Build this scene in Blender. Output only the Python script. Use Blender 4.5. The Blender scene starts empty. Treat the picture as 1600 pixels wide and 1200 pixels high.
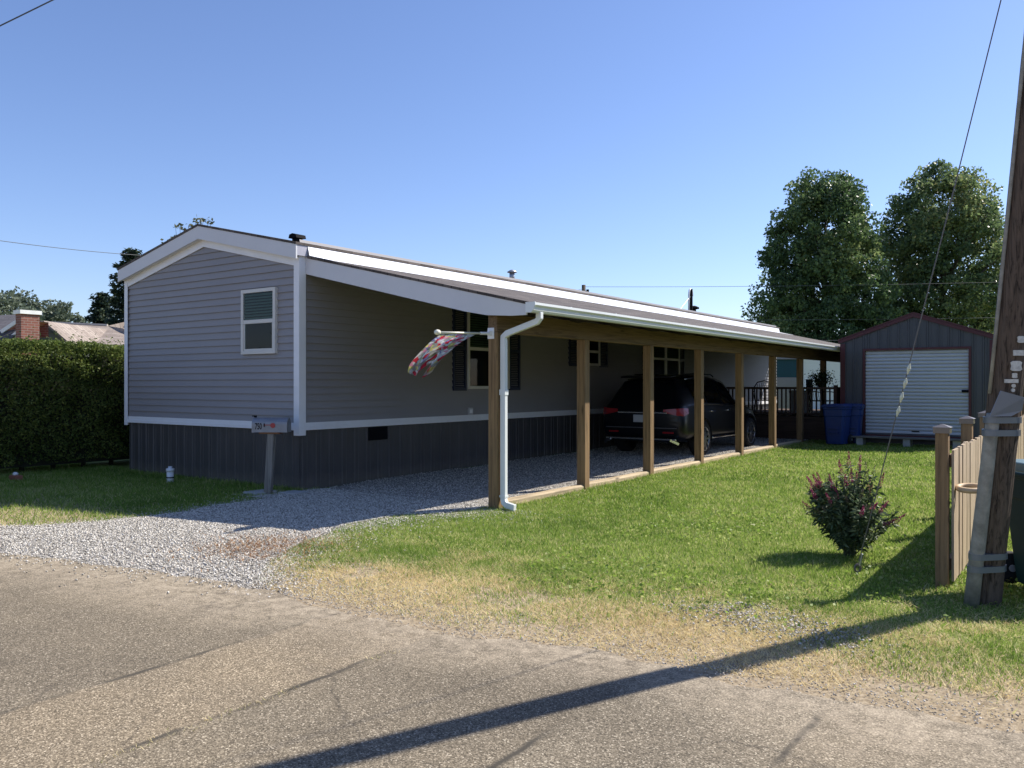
import bpy, bmesh, math, random
import numpy as np
from mathutils import Vector, Matrix
R = math.radians
SC = bpy.context.scene
COL = SC.collection
random.seed(7)
RNG = np.random.default_rng(11)

# ------------------------------------------------------------------ camera, sky, sun, exposure
EYE = (9.62, -8.13, 1.56)
YAW = 35.4
F = 1294.0
cd = bpy.data.cameras.new('camera'); cam = bpy.data.objects.new('camera', cd); COL.objects.link(cam)
cam.location = EYE
cam.rotation_euler = (R(90.05), 0, R(YAW))
cd.sensor_width = 36; cd.lens = 36 * F / 1600; cd.clip_end = 3000; cd.clip_start = 0.05
SC.camera = cam

LX, LY = -0.54, -0.93                     # shift of a shadow per metre of height
sun_el = math.atan2(1, math.hypot(LX, LY)); sun_az = math.atan2(-LX, -LY)     # azimuth from +Y towards +X
w = bpy.data.worlds.new('World'); SC.world = w; w.use_nodes = True
nt = w.node_tree; bg = nt.nodes['Background']
sky = nt.nodes.new('ShaderNodeTexSky'); sky.sky_type = 'NISHITA'; sky.sun_disc = False
sky.sun_elevation = sun_el; sky.sun_rotation = sun_az
sky.air_density = 1.0; sky.dust_density = 0.4; sky.ozone_density = 3.0; sky.altitude = 200
tn = nt.nodes.new('ShaderNodeMixRGB'); tn.blend_type = 'MULTIPLY'; tn.inputs[0].default_value = 1; tn.inputs[2].default_value = (0.95, 0.955, 1.13, 1)
nt.links.new(sky.outputs[0], tn.inputs[1]); nt.links.new(tn.outputs[0], bg.inputs[0]); bg.inputs[1].default_value = 0.101
sd = bpy.data.lights.new('sun', 'SUN'); sd.energy = 4.9; sd.angle = R(0.55); sd.color = (1.0, 0.945, 0.86)
sun = bpy.data.objects.new('sun', sd); COL.objects.link(sun)
sun.rotation_euler = Vector((LX, LY, -1)).to_track_quat('-Z', 'Y').to_euler()
sun.location = (30, 40, 50)
SC.view_settings.view_transform = 'Standard'; SC.view_settings.look = 'None'
SC.view_settings.exposure = 0.65; SC.view_settings.gamma = 1.0
SC.cycles.max_bounces = 6; SC.cycles.transparent_max_bounces = 12

CY, SY = math.cos(R(YAW)), math.sin(R(YAW))
def at(px, d, py=None):
    """a place seen in the direction px at distance d metres ahead of where the photographer stood"""
    lat = (px - 800) / F * d
    x = EYE[0] + CY * lat - SY * d; y = EYE[1] + SY * lat + CY * d
    z = 0 if py is None else EYE[2] + (600 - py) / F * d
    return Vector((x, y, z))
def gz(x, y):
    return 0.007 * max(0.0, min(y, 30.0))

# ------------------------------------------------------------------ materials
MATS = {}
def nodes_of(name):
    m = bpy.data.materials.new(name); m.use_nodes = True
    t = m.node_tree; b = t.nodes['Principled BSDF']
    return m, t, b
def N(t, kind, **kw):
    n = t.nodes.new(kind)
    for k, v in kw.items():
        if k in n.inputs.keys(): n.inputs[k].default_value = v
        else: setattr(n, k, v)
    return n
def ramp(t, stops):
    r = t.nodes.new('ShaderNodeValToRGB'); e = r.color_ramp.elements
    while len(e) < len(stops): e.new(0.5)
    for i, (p, c) in enumerate(stops):
        e[i].position = p; e[i].color = (*c, 1)
    return r
def coords(t, scale=(1, 1, 1), world=False, rot=(0, 0, 0)):
    if world:
        g = N(t, 'ShaderNodeNewGeometry'); src = g.outputs['Position']
    else:
        g = N(t, 'ShaderNodeTexCoord'); src = g.outputs['Object']
    mp = N(t, 'ShaderNodeMapping'); mp.inputs['Scale'].default_value = scale; mp.inputs['Rotation'].default_value = rot
    t.links.new(src, mp.inputs[0]); return mp.outputs[0]
def mat(name, col, rough=0.6, metal=0.0, var=0.12, scale=3.0, stretch=(1, 1, 1), bump=0.0, bscale=60.0, spec=0.4, coat=0.0, dirt=None):
    """plain surface whose colour wanders by noise, with optional fine bump and stains"""
    if name in MATS: return MATS[name]
    m, t, b = nodes_of(name); L = t.links.new
    co = coords(t, stretch)
    n = N(t, 'ShaderNodeTexNoise', Scale=scale, Detail=6.0, Roughness=0.65); L(co, n.inputs['Vector'])
    lo = tuple(max(0, c * (1 - var)) for c in col); hi = tuple(min(1, c * (1 + var)) for c in col)
    r = ramp(t, [(0.3, lo), (0.7, hi)]); L(n.outputs[0], r.inputs[0])
    out = r.outputs[0]
    if dirt:
        n2 = N(t, 'ShaderNodeTexNoise', Scale=scale * 0.37, Detail=8.0, Roughness=0.75); L(co, n2.inputs['Vector'])
        r2 = ramp(t, [(0.52, (0, 0, 0)), (0.75, (1, 1, 1))]); L(n2.outputs[0], r2.inputs[0])
        mx = N(t, 'ShaderNodeMixRGB'); mx.inputs[2].default_value = (*dirt, 1)
        mu = N(t, 'ShaderNodeMath', operation='MULTIPLY'); mu.inputs[1].default_value = 0.6
        L(r2.outputs[0], mu.inputs[0]); L(mu.outputs[0], mx.inputs[0]); L(out, mx.inputs[1]); out = mx.outputs[0]
    L(out, b.inputs['Base Color'])
    b.inputs['Roughness'].default_value = rough; b.inputs['Metallic'].default_value = metal
    b.inputs['Specular IOR Level'].default_value = spec; b.inputs['Coat Weight'].default_value = coat
    if bump:
        n3 = N(t, 'ShaderNodeTexNoise', Scale=bscale, Detail=4.0); L(co, n3.inputs['Vector'])
        bp = N(t, 'ShaderNodeBump', Strength=bump, Distance=0.02); L(n3.outputs[0], bp.inputs['Height']); L(bp.outputs[0], b.inputs['Normal'])
    MATS[name] = m; return m
def wood(name, col, axis='z', dark=0.55, rough=0.8, fine=1.0):
    """sawn timber: grain drawn out along one axis, knots"""
    if name in MATS: return MATS[name]
    m, t, b = nodes_of(name); L = t.links.new
    s = {'x': (0.6, 14, 14), 'y': (14, 0.6, 14), 'z': (14, 14, 0.6)}[axis]
    s = tuple(v * fine for v in s)
    co = coords(t, s)
    n = N(t, 'ShaderNodeTexNoise', Scale=2.0, Detail=8.0, Roughness=0.7, Distortion=0.6); L(co, n.inputs['Vector'])
    r = ramp(t, [(0.36, tuple(c * dark for c in col)), (0.5, col), (0.66, tuple(min(1, c * 1.25) for c in col))]); L(n.outputs[0], r.inputs[0])
    k = {'x': (1.2, 5, 5), 'y': (5, 1.2, 5), 'z': (5, 5, 1.2)}[axis]
    v = N(t, 'ShaderNodeTexVoronoi', Scale=1.0); L(coords(t, k), v.inputs['Vector'])
    rk = ramp(t, [(0.03, (1, 1, 1)), (0.11, (0, 0, 0))]); L(v.outputs['Distance'], rk.inputs[0])
    mx = N(t, 'ShaderNodeMixRGB'); L(rk.outputs[0], mx.inputs[0]); L(r.outputs[0], mx.inputs[1]); mx.inputs[2].default_value = (*[c * 0.3 for c in col], 1)
    L(mx.outputs[0], b.inputs['Base Color']); b.inputs['Roughness'].default_value = rough; b.inputs['Specular IOR Level'].default_value = 0.25
    bp = N(t, 'ShaderNodeBump', Strength=0.25, Distance=0.01); L(n.outputs[0], bp.inputs['Height']); L(bp.outputs[0], b.inputs['Normal'])
    MATS[name] = m; return m
def shingles(name, c1, c2, rot=(0, 0, 0), sc=1.0):
    if name in MATS: return MATS[name]
    m, t, b = nodes_of(name); L = t.links.new
    co = coords(t, (1, 1, 1), rot=rot)
    br = N(t, 'ShaderNodeTexBrick', Scale=sc); br.offset = 0.5
    br.inputs['Brick Width'].default_value = 0.32; br.inputs['Row Height'].default_value = 0.14; br.inputs['Mortar Size'].default_value = 0.006
    br.inputs['Color1'].default_value = (*c1, 1); br.inputs['Color2'].default_value = (*c2, 1); br.inputs['Mortar'].default_value = (*[c * 0.45 for c in c1], 1); br.inputs['Bias'].default_value = 0.0
    L(co, br.inputs['Vector'])
    n = N(t, 'ShaderNodeTexNoise', Scale=34.0, Detail=5.0, Roughness=0.8); L(co, n.inputs['Vector'])
    r = ramp(t, [(0.3, (0.55, 0.55, 0.55)), (0.7, (1.35, 1.3, 1.25))]); L(n.outputs[0], r.inputs[0])
    mx = N(t, 'ShaderNodeMixRGB', blend_type='MULTIPLY'); mx.inputs[0].default_value = 1; L(br.outputs[0], mx.inputs[1]); L(r.outputs[0], mx.inputs[2])
    L(mx.outputs[0], b.inputs['Base Color']); b.inputs['Roughness'].default_value = 0.9
    bp = N(t, 'ShaderNodeBump', Strength=0.6, Distance=0.01); L(br.outputs['Fac'], bp.inputs['Height']); bp.invert = True; L(bp.outputs[0], b.inputs['Normal'])
    MATS[name] = m; return m
def brickwork(name, c1, c2, mortar):
    if name in MATS: return MATS[name]
    m, t, b = nodes_of(name); L = t.links.new
    g = N(t, 'ShaderNodeTexCoord'); sp = N(t, 'ShaderNodeSeparateXYZ'); L(g.outputs['Object'], sp.inputs[0])
    ad = N(t, 'ShaderNodeMath', operation='ADD'); L(sp.outputs[0], ad.inputs[0]); L(sp.outputs[1], ad.inputs[1])
    cb = N(t, 'ShaderNodeCombineXYZ'); L(ad.outputs[0], cb.inputs[0]); L(sp.outputs[2], cb.inputs[1])
    br = N(t, 'ShaderNodeTexBrick', Scale=1.0)
    br.inputs['Brick Width'].default_value = 0.21; br.inputs['Row Height'].default_value = 0.075; br.inputs['Mortar Size'].default_value = 0.008
    br.inputs['Color1'].default_value = (*c1, 1); br.inputs['Color2'].default_value = (*c2, 1); br.inputs['Mortar'].default_value = (*mortar, 1)
    L(cb.outputs[0], br.inputs['Vector']); L(br.outputs[0], b.inputs['Base Color']); b.inputs['Roughness'].default_value = 0.9
    MATS[name] = m; return m
def tinted(name, stops, rough=0.55, trans=0.3, spec=0.3):
    """leaves or blades: colour from each blade's own 'tint' value, light passing through"""
    if name in MATS: return MATS[name]
    m, t, b = nodes_of(name); L = t.links.new
    a = N(t, 'ShaderNodeAttribute'); a.attribute_name = 'tint'
    r = ramp(t, stops); L(a.outputs['Fac'], r.inputs[0])
    L(r.outputs[0], b.inputs['Base Color']); b.inputs['Roughness'].default_value = rough; b.inputs['Specular IOR Level'].default_value = spec
    tr = N(t, 'ShaderNodeBsdfTranslucent'); L(r.outputs[0], tr.inputs[0])
    mx = N(t, 'ShaderNodeMixShader'); mx.inputs[0].default_value = trans
    L(b.outputs[0], mx.inputs[1]); L(tr.outputs[0], mx.inputs[2])
    L(mx.outputs[0], t.nodes['Material Output'].inputs[0])
    MATS[name] = m; return m
def glass(name, tint=(0.8, 0.9, 0.9), see=0.75):
    if name in MATS: return MATS[name]
    m, t, b = nodes_of(name); L = t.links.new
    tr = N(t, 'ShaderNodeBsdfTransparent'); tr.inputs[0].default_value = (*[c * see for c in tint], 1)
    gl = N(t, 'ShaderNodeBsdfGlossy', Roughness=0.02)
    lw = N(t, 'ShaderNodeLayerWeight', Blend=0.5); pw = N(t, 'ShaderNodeMath', operation='POWER'); pw.inputs[1].default_value = 5.0; L(lw.outputs['Facing'], pw.inputs[0])
    fr = N(t, 'ShaderNodeMath', operation='MULTIPLY_ADD'); fr.inputs[1].default_value = 0.5; fr.inputs[2].default_value = 0.022; L(pw.outputs[0], fr.inputs[0])
    mx = N(t, 'ShaderNodeMixShader'); L(fr.outputs[0], mx.inputs[0]); L(tr.outputs[0], mx.inputs[1]); L(gl.outputs[0], mx.inputs[2])
    L(mx.outputs[0], t.nodes['Material Output'].inputs[0])
    MATS[name] = m; return m

# ------------------------------------------------------------------ object helpers
ORG = {}
def tag(o, label=None, cat=None, group=None, kind=None):
    if label: o['label'] = label
    if cat: o['category'] = cat
    if group: o['group'] = group
    if kind: o['kind'] = kind
    return o
def thing(name, label, cat, loc=(0, 0, 0), group=None, rz=0):
    o = bpy.data.objects.new(name, None); COL.objects.link(o); o.empty_display_size = 0.2
    o.location = loc; o.rotation_euler = (0, 0, rz); ORG[o.name] = Vector(loc) if rz == 0 else Vector((0, 0, 0))
    return tag(o, label, cat, group)
def copy_tree(o, parent=None):
    c = o.copy(); COL.objects.link(c); c.parent = parent
    for ch in list(o.children): copy_tree(ch, c)
    return c
def finish(me, name, m, parent, smooth=False):
    if m: me.materials.append(m)
    o = bpy.data.objects.new(name, me); COL.objects.link(o)
    if parent: o.parent = parent; ORG[o.name] = ORG[parent.name]
    else: ORG[o.name] = Vector((0, 0, 0))
    if smooth: me.polygons.foreach_set('use_smooth', [True] * len(me.polygons))
    return o
class MB:
    def __init__(s): s.v = []; s.f = []
    def add(s, vs, fs):
        k = len(s.v); s.v += [tuple(v) for v in vs]; s.f += [[k + i for i in f] for f in fs]; return s
    def box(s, x0, x1, y0, y1, z0, z1):
        return s.add([(x0, y0, z0), (x1, y0, z0), (x1, y1, z0), (x0, y1, z0), (x0, y0, z1), (x1, y0, z1), (x1, y1, z1), (x0, y1, z1)],
                     [(0, 3, 2, 1), (4, 5, 6, 7), (0, 1, 5, 4), (1, 2, 6, 5), (2, 3, 7, 6), (3, 0, 4, 7)])
    def obox(s, c, u, v, wv, hu, hv, hw):
        c = Vector(c); u = Vector(u).normalized() * hu; v = Vector(v).normalized() * hv; wv = Vector(wv).normalized() * hw
        p = [c - u - v - wv, c + u - v - wv, c + u + v - wv, c - u + v - wv, c - u - v + wv, c + u - v + wv, c + u + v + wv, c - u + v + wv]
        return s.add(p, [(0, 3, 2, 1), (4, 5, 6, 7), (0, 1, 5, 4), (1, 2, 6, 5), (2, 3, 7, 6), (3, 0, 4, 7)])
    def bar(s, a, b, wx, wy, up=(0, 0, 1)):
        a = Vector(a); b = Vector(b); d = (b - a).normalized(); up = Vector(up)
        if abs(d.dot(up)) > 0.95: up = Vector((0, 1, 0))
        u = d.cross(up).normalized(); v = u.cross(d).normalized()
        return s.obox((a + b) / 2, d, u, v, (b - a).length / 2, wx / 2, wy / 2)
    def tube(s, pts, r, n=8, cap=True):
        pts = [Vector(p) for p in pts]; rs = r if hasattr(r, '__len__') else [r] * len(pts)
        k = len(s.v); up = Vector((0, 0, 1)); prev = None
        for i, p in enumerate(pts):
            d = ((pts[min(i + 1, len(pts) - 1)] - pts[max(i - 1, 0)])).normalized()
            if prev is None:
                a = up if abs(d.z) < 0.9 else Vector((1, 0, 0)); u = d.cross(a).normalized()
            else:
                u = (prev - d * prev.dot(d)).normalized()
            prev = u; v = d.cross(u)
            for j in range(n):
                t = 2 * math.pi * j / n; s.v.append(tuple(p + (u * math.cos(t) + v * math.sin(t)) * rs[i]))
        for i in range(len(pts) - 1):
            for j in range(n):
                a = k + i * n + j; b = k + i * n + (j + 1) % n; s.f.append([a, b, b + n, a + n])
        if cap: s.f.append([k + j for j in range(n)][::-1]); s.f.append([k + (len(pts) - 1) * n + j for j in range(n)])
        return s
    def prism(s, poly, a, b, axis='y'):
        """poly in the plane across the axis: y -> (x,z), x -> (y,z), z -> (x,y)"""
        k = len(s.v); n = len(poly)
        for q in (a, b):
            for (p0, p1) in poly:
                s.v.append({'y': (p0, q, p1), 'x': (q, p0, p1), 'z': (p0, p1, q)}[axis])
        s.f.append([k + i for i in range(n)]); s.f.append([k + n + i for i in range(n)][::-1])
        for i in range(n): s.f.append([k + i, k + (i + 1) % n, k + n + (i + 1) % n, k + n + i])
        return s
    def lathe(s, c, prof, n=16, axis='z'):
        k = len(s.v); c = Vector(c)
        for (r, h) in prof:
            for j in range(n):
                t = 2 * math.pi * j / n; a, b = r * math.cos(t), r * math.sin(t)
                s.v.append(tuple(c + Vector({'z': (a, b, h), 'x': (h, a, b), 'y': (a, h, b)}[axis])))
        for i in range(len(prof) - 1):
            for j in range(n):
                a = k + i * n + j; b = k + i * n + (j + 1) % n; s.f.append([a, b, b + n, a + n])
        s.f.append([k + j for j in range(n)][::-1]); s.f.append([k + (len(prof) - 1) * n + j for j in range(n)])
        return s
    def build(s, name, m, parent=None, smooth=False, bevel=0.0, sub=0):
        me = bpy.data.meshes.new(name); off = ORG[parent.name] if parent else Vector((0, 0, 0))
        me.from_pydata([(x - off.x, y - off.y, z - off.z) for x, y, z in s.v], [], s.f)
        bm = bmesh.new(); bm.from_mesh(me); bmesh.ops.recalc_face_normals(bm, faces=bm.faces); bm.to_mesh(me); bm.free()
        o = finish(me, name, m, parent, smooth)
        if bevel:
            md = o.modifiers.new('bevel', 'BEVEL'); md.width = bevel; md.segments = 2; md.limit_method = 'ANGLE'
        if sub:
            md = o.modifiers.new('sub', 'SUBSURF'); md.levels = sub; md.render_levels = sub
        return o
def np_mesh(name, V, Fc, m, parent=None, tint=None, smooth=False):
    """V (n,3), Fc (k,3 or 4): one mesh from arrays; tint is one value per vertex"""
    off = ORG[parent.name] if parent else Vector((0, 0, 0))
    V = np.asarray(V, dtype=np.float32) - np.array(off, dtype=np.float32); Fc = np.asarray(Fc, dtype=np.int32)
    me = bpy.data.meshes.new(name); k = Fc.shape[1]
    me.vertices.add(len(V)); me.vertices.foreach_set('co', V.ravel())
    me.loops.add(Fc.size); me.loops.foreach_set('vertex_index', Fc.ravel())
    me.polygons.add(len(Fc)); me.polygons.foreach_set('loop_start', np.arange(0, Fc.size, k, dtype=np.int32))
    me.update(calc_edges=True)
    if tint is not None:
        a = me.attributes.new('tint', 'FLOAT', 'POINT'); a.data.foreach_set('value', np.asarray(tint, dtype=np.float32))
    return finish(me, name, m, parent, smooth)
def unit(a): return a / np.maximum(np.linalg.norm(a, axis=1, keepdims=True), 1e-6)
def leaf_arrays(C, L, W, tint, dirs=None, droop=0.0):
    """rhombic leaves round centres C, folded a little along the midrib"""
    n = len(C); u = unit(RNG.normal(size=(n, 3))) if dirs is None else unit(dirs)
    r = RNG.normal(size=(n, 3)); v = unit(np.cross(u, r)); nn = np.cross(u, v)
    L = np.broadcast_to(L, (n,))[:, None]; W = np.broadcast_to(W, (n,))[:, None]
    a = C - u * L / 2; b = C + v * W / 2 + nn * W * 0.15; c = C + u * L / 2; d = C - v * W / 2 + nn * W * 0.15
    c = c - np.array([0, 0, 1.0]) * L * droop
    V = np.stack([a, b, c, d], 1).reshape(-1, 3); Fc = np.arange(4 * n).reshape(n, 4)
    return V, Fc, np.repeat(np.broadcast_to(tint, (n,)), 4)
def blades(name, P, H, W, tint, m, lean=0.5, parent=None):
    n = len(P); an = RNG.uniform(0, 2 * np.pi, n); s = np.stack([np.cos(an), np.sin(an), np.zeros(n)], 1)
    ld = RNG.uniform(0, 2 * np.pi, n); lv = np.stack([np.cos(ld), np.sin(ld), np.zeros(n)], 1) * (H * lean * RNG.uniform(0.2, 1.3, n))[:, None]
    tip = P + lv + np.array([0, 0, 1.0]) * H[:, None]
    V = np.stack([P - s * W[:, None] / 2, P + s * W[:, None] / 2, tip], 1).reshape(-1, 3)
    return np_mesh(name, V, np.arange(3 * n).reshape(n, 3), m, parent, np.repeat(tint, 3))
def vnoise(x, y, sc=1.0, seed=0):
    """smooth value noise 0..1 on arrays"""
    x = np.asarray(x) * sc + seed * 17.3; y = np.asarray(y) * sc + seed * 9.1
    xi = np.floor(x).astype(int); yi = np.floor(y).astype(int); fx = x - xi; fy = y - yi
    def h(a, b):
        k = np.sin(a * 127.1 + b * 311.7 + seed * 74.7) * 43758.5453; return k - np.floor(k)
    fx = fx * fx * (3 - 2 * fx); fy = fy * fy * (3 - 2 * fy)
    return (h(xi, yi) * (1 - fx) + h(xi + 1, yi) * fx) * (1 - fy) + (h(xi, yi + 1) * (1 - fx) + h(xi + 1, yi + 1) * fx) * fy
def fbm(x, y, sc, seed=0):
    return (vnoise(x, y, sc, seed) + 0.5 * vnoise(x, y, sc * 2.1, seed + 1) + 0.25 * vnoise(x, y, sc * 4.3, seed + 2)) / 1.75

# ------------------------------------------------------------------ the ground
def road_edge(x): return np.interp(x, [-60, -14, -2, 1.37, 2.13, 3.6, 6.26, 7.89, 9.34, 16, 60], [-14, -7.4, -5.25, -4.66, -4.47, -4.2, -4.12, -3.93, -3.76, -3.1, 2])
def road_edge_n(x): return road_edge(x) + 0.30 * (fbm(x, x * 0 + 3.1, 0.9, 5) - 0.5) + 0.14 * (vnoise(x, x * 0, 5.0, 8) - 0.5)
def drive_left(y): return 0.34 + 0.5 * (fbm(y, y * 0 + 1, 0.8, 3) - 0.5) - np.where(y > -0.9, 0.30, 0) - np.clip(-3.2 - y, 0, 2) * 0.7
def drive_right(y):
    k = np.clip((0.0 - y) / 2.2, 0, 1)
    return np.where(y > 0.0, 3.36, 3.36 - 0.55 * np.sin(k * np.pi * 0.8) + np.clip(-2.6 - y, 0, 3) * 0.75) + np.where(y > 0.2, 0, 0.5 * (fbm(y, y * 0 + 4, 1.1, 6) - 0.5))

def ground_material():
    m, t, b = nodes_of('ground_soil'); L = t.links.new
    g = N(t, 'ShaderNodeNewGeometry'); sp = N(t, 'ShaderNodeSeparateXYZ'); L(g.outputs['Position'], sp.inputs[0])
    n = N(t, 'ShaderNodeTexNoise', Scale=0.7, Detail=6.0, Roughness=0.7); L(g.outputs['Position'], n.inputs['Vector'])
    n2 = N(t, 'ShaderNodeTexNoise', Scale=28.0, Detail=6.0, Roughness=0.75); L(g.outputs['Position'], n2.inputs['Vector'])
    green = ramp(t, [(0.3, (0.08, 0.105, 0.024)), (0.5, (0.17, 0.21, 0.045)), (0.72, (0.33, 0.32, 0.13))]); L(n2.outputs[0], green.inputs[0])
    tan = ramp(t, [(0.3, (0.17, 0.13, 0.085)), (0.5, (0.34, 0.27, 0.18)), (0.72, (0.52, 0.43, 0.31))]); L(n2.outputs[0], tan.inputs[0])
    a = N(t, 'ShaderNodeMath', operation='MULTIPLY_ADD'); L(n.outputs[0], a.inputs[0]); a.inputs[1].default_value = 1.8; L(sp.outputs[1], a.inputs[2])
    f = N(t, 'ShaderNodeMapRange'); f.inputs[1].default_value = -2.2; f.inputs[2].default_value = -1.3; L(a.outputs[0], f.inputs[0])
    mx = N(t, 'ShaderNodeMixRGB'); L(f.outputs[0], mx.inputs[0]); L(tan.outputs[0], mx.inputs[1]); L(green.outputs[0], mx.inputs[2])
    L(mx.outputs[0], b.inputs['Base Color']); b.inputs['Roughness'].default_value = 1.0; b.inputs['Specular IOR Level'].default_value = 0.1
    bp = N(t, 'ShaderNodeBump', Strength=0.6, Distance=0.02); L(n2.outputs[0], bp.inputs['Height']); L(bp.outputs[0], b.inputs['Normal'])
    return m
def asphalt_material():
    m, t, b = nodes_of('worn_asphalt'); L = t.links.new
    g = N(t, 'ShaderNodeNewGeometry'); sp = N(t, 'ShaderNodeSeparateXYZ'); L(g.outputs['Position'], sp.inputs[0])
    v = N(t, 'ShaderNodeTexVoronoi', Scale=165.0, Randomness=1.0); L(g.outputs['Position'], v.inputs['Vector'])
    sc = N(t, 'ShaderNodeSeparateColor'); L(v.outputs['Color'], sc.inputs[0])
    agg = ramp(t, [(0.0, (0.075, 0.062, 0.044)), (0.35, (0.160, 0.132, 0.093)), (0.72, (0.230, 0.191, 0.136)), (0.93, (0.34, 0.284, 0.205)), (1.0, (0.56, 0.485, 0.37))]); L(sc.outputs[0], agg.inputs[0])
    n = N(t, 'ShaderNodeTexNoise', Scale=0.55, Detail=7.0, Roughness=0.62); L(g.outputs['Position'], n.inputs['Vector'])
    big = ramp(t, [(0.3, (0.74, 0.735, 0.73)), (0.5, (1.0, 0.99, 0.97)), (0.72, (1.18, 1.15, 1.09))]); L(n.outputs[0], big.inputs[0])
    mx = N(t, 'ShaderNodeMixRGB', blend_type='MULTIPLY'); mx.inputs[0].default_value = 1; L(agg.outputs[0], mx.inputs[1]); L(big.outputs[0], mx.inputs[2])
    # two trench patches laid across the road, paler than the rest
    wob = N(t, 'ShaderNodeTexNoise', Scale=2.2, Detail=4.0); L(g.outputs['Position'], wob.inputs['Vector'])
    xw = N(t, 'ShaderNodeMath', operation='MULTIPLY_ADD'); L(wob.outputs[0], xw.inputs[0]); xw.inputs[1].default_value = 0.10; L(sp.outputs[0], xw.inputs[2])
    def band(c, h):
        s = N(t, 'ShaderNodeMath', operation='SUBTRACT'); L(xw.outputs[0], s.inputs[0]); s.inputs[1].default_value = c + 0.05
        ab = N(t, 'ShaderNodeMath', operation='ABSOLUTE'); L(s.outputs[0], ab.inputs[0])
        r = N(t, 'ShaderNodeMapRange'); r.inputs[1].default_value = h - 0.015; r.inputs[2].default_value = h + 0.015; r.inputs[3].default_value = 1; r.inputs[4].default_value = 0; L(ab.outputs[0], r.inputs[0])
        e = N(t, 'ShaderNodeMath', operation='SUBTRACT'); L(ab.outputs[0], e.inputs[0]); e.inputs[1].default_value = h
        e2 = N(t, 'ShaderNodeMath', operation='ABSOLUTE'); L(e.outputs[0], e2.inputs[0])
        er = N(t, 'ShaderNodeMapRange'); er.inputs[1].default_value = 0.006; er.inputs[2].default_value = 0.03; er.inputs[3].default_value = 1; er.inputs[4].default_value = 0; L(e2.outputs[0], er.inputs[0])
        return r.outputs[0], er.outputs[0]
    cur = mx.outputs[0]
    for c, h, tn in ((5.85, 0.43, (1.20, 1.17, 1.13)), (8.08, 0.46, (1.10, 1.11, 1.12))):
        inside, seam = band(c, h)
        k = N(t, 'ShaderNodeMixRGB', blend_type='MULTIPLY'); L(inside, k.inputs[0]); L(cur, k.inputs[1]); k.inputs[2].default_value = (*tn, 1); cur = k.outputs[0]
        sn = N(t, 'ShaderNodeTexNoise', Scale=1.6, Detail=3.0); L(g.outputs['Position'], sn.inputs['Vector'])
        sr = ramp(t, [(0.42, (0, 0, 0)), (0.58, (1, 1, 1))]); L(sn.outputs[0], sr.inputs[0])
        ms = N(t, 'ShaderNodeMath', operation='MULTIPLY'); L(seam, ms.inputs[0]); L(sr.outputs[0], ms.inputs[1])
        k = N(t, 'ShaderNodeMixRGB'); L(ms.outputs[0], k.inputs[0]); L(cur, k.inputs[1]); k.inputs[2].default_value = (0.075, 0.065, 0.05, 1); cur = k.outputs[0]
    st_ = N(t, 'ShaderNodeTexNoise', Scale=0.9, Detail=9.0, Roughness=0.8, Distortion=0.8); L(g.outputs['Position'], st_.inputs['Vector'])
    sr_ = ramp(t, [(0.57, (0, 0, 0)), (0.72, (0.55, 0.55, 0.55))]); L(st_.outputs[0], sr_.inputs[0])
    k = N(t, 'ShaderNodeMixRGB'); L(sr_.outputs[0], k.inputs[0]); L(cur, k.inputs[1]); k.inputs[2].default_value = (0.07, 0.06, 0.05, 1); cur = k.outputs[0]
    # hairline cracks
    cv = N(t, 'ShaderNodeTexVoronoi', Scale=0.75, feature='DISTANCE_TO_EDGE')
    wv = N(t, 'ShaderNodeTexNoise', Scale=3.0, Detail=5.0); L(g.outputs['Position'], wv.inputs['Vector'])
    va = N(t, 'ShaderNodeVectorMath', operation='MULTIPLY_ADD'); L(wv.outputs['Color'], va.inputs[0]); va.inputs[1].default_value = (0.5, 0.5, 0.5); L(g.outputs['Position'], va.inputs[2])
    L(va.outputs[0], cv.inputs['Vector'])
    cr = ramp(t, [(0.0, (1, 1, 1)), (0.012, (0, 0, 0))]); L(cv.outputs['Distance'], cr.inputs[0])
    cn = N(t, 'ShaderNodeTexNoise', Scale=0.8, Detail=2.0); L(g.outputs['Position'], cn.inputs['Vector'])
    cm = ramp(t, [(0.47, (0, 0, 0)), (0.56, (1, 1, 1))]); L(cn.outputs[0], cm.inputs[0])
    mm = N(t, 'ShaderNodeMath', operation='MULTIPLY'); L(cr.outputs[0], mm.inputs[0]); L(cm.outputs[0], mm.inputs[1])
    m2 = N(t, 'ShaderNodeMath', operation='MULTIPLY'); L(mm.outputs[0], m2.inputs[0]); m2.inputs[1].default_value = 0.45
    k = N(t, 'ShaderNodeMixRGB'); L(m2.outputs[0], k.inputs[0]); L(cur, k.inputs[1]); k.inputs[2].default_value = (0.035, 0.03, 0.026, 1); cur = k.outputs[0]
    # dust blown on from the verge
    y0 = N(t, 'ShaderNodeMath', operation='MULTIPLY_ADD'); L(sp.outputs[0], y0.inputs[0]); y0.inputs[1].default_value = -0.113; L(sp.outputs[1], y0.inputs[2])
    y1 = N(t, 'ShaderNodeMath', operation='MULTIPLY_ADD'); L(n.outputs[0], y1.inputs[0]); y1.inputs[1].default_value = 1.3; L(y0.outputs[0], y1.inputs[2])
    dr = N(t, 'ShaderNodeMapRange'); dr.inputs[1].default_value = -4.95; dr.inputs[2].default_value = -4.2; dr.inputs[4].default_value = 1.0; L(y1.outputs[0], dr.inputs[0])
    dn = N(t, 'ShaderNodeTexNoise', Scale=9.0, Detail=7.0, Roughness=0.75); L(g.outputs['Position'], dn.inputs['Vector'])
    dm = N(t, 'ShaderNodeMapRange'); dm.inputs[1].default_value = 0.40; dm.inputs[2].default_value = 0.62; dm.inputs[3].default_value = 0.15; dm.inputs[4].default_value = 0.95; L(dn.outputs[0], dm.inputs[0])
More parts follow.
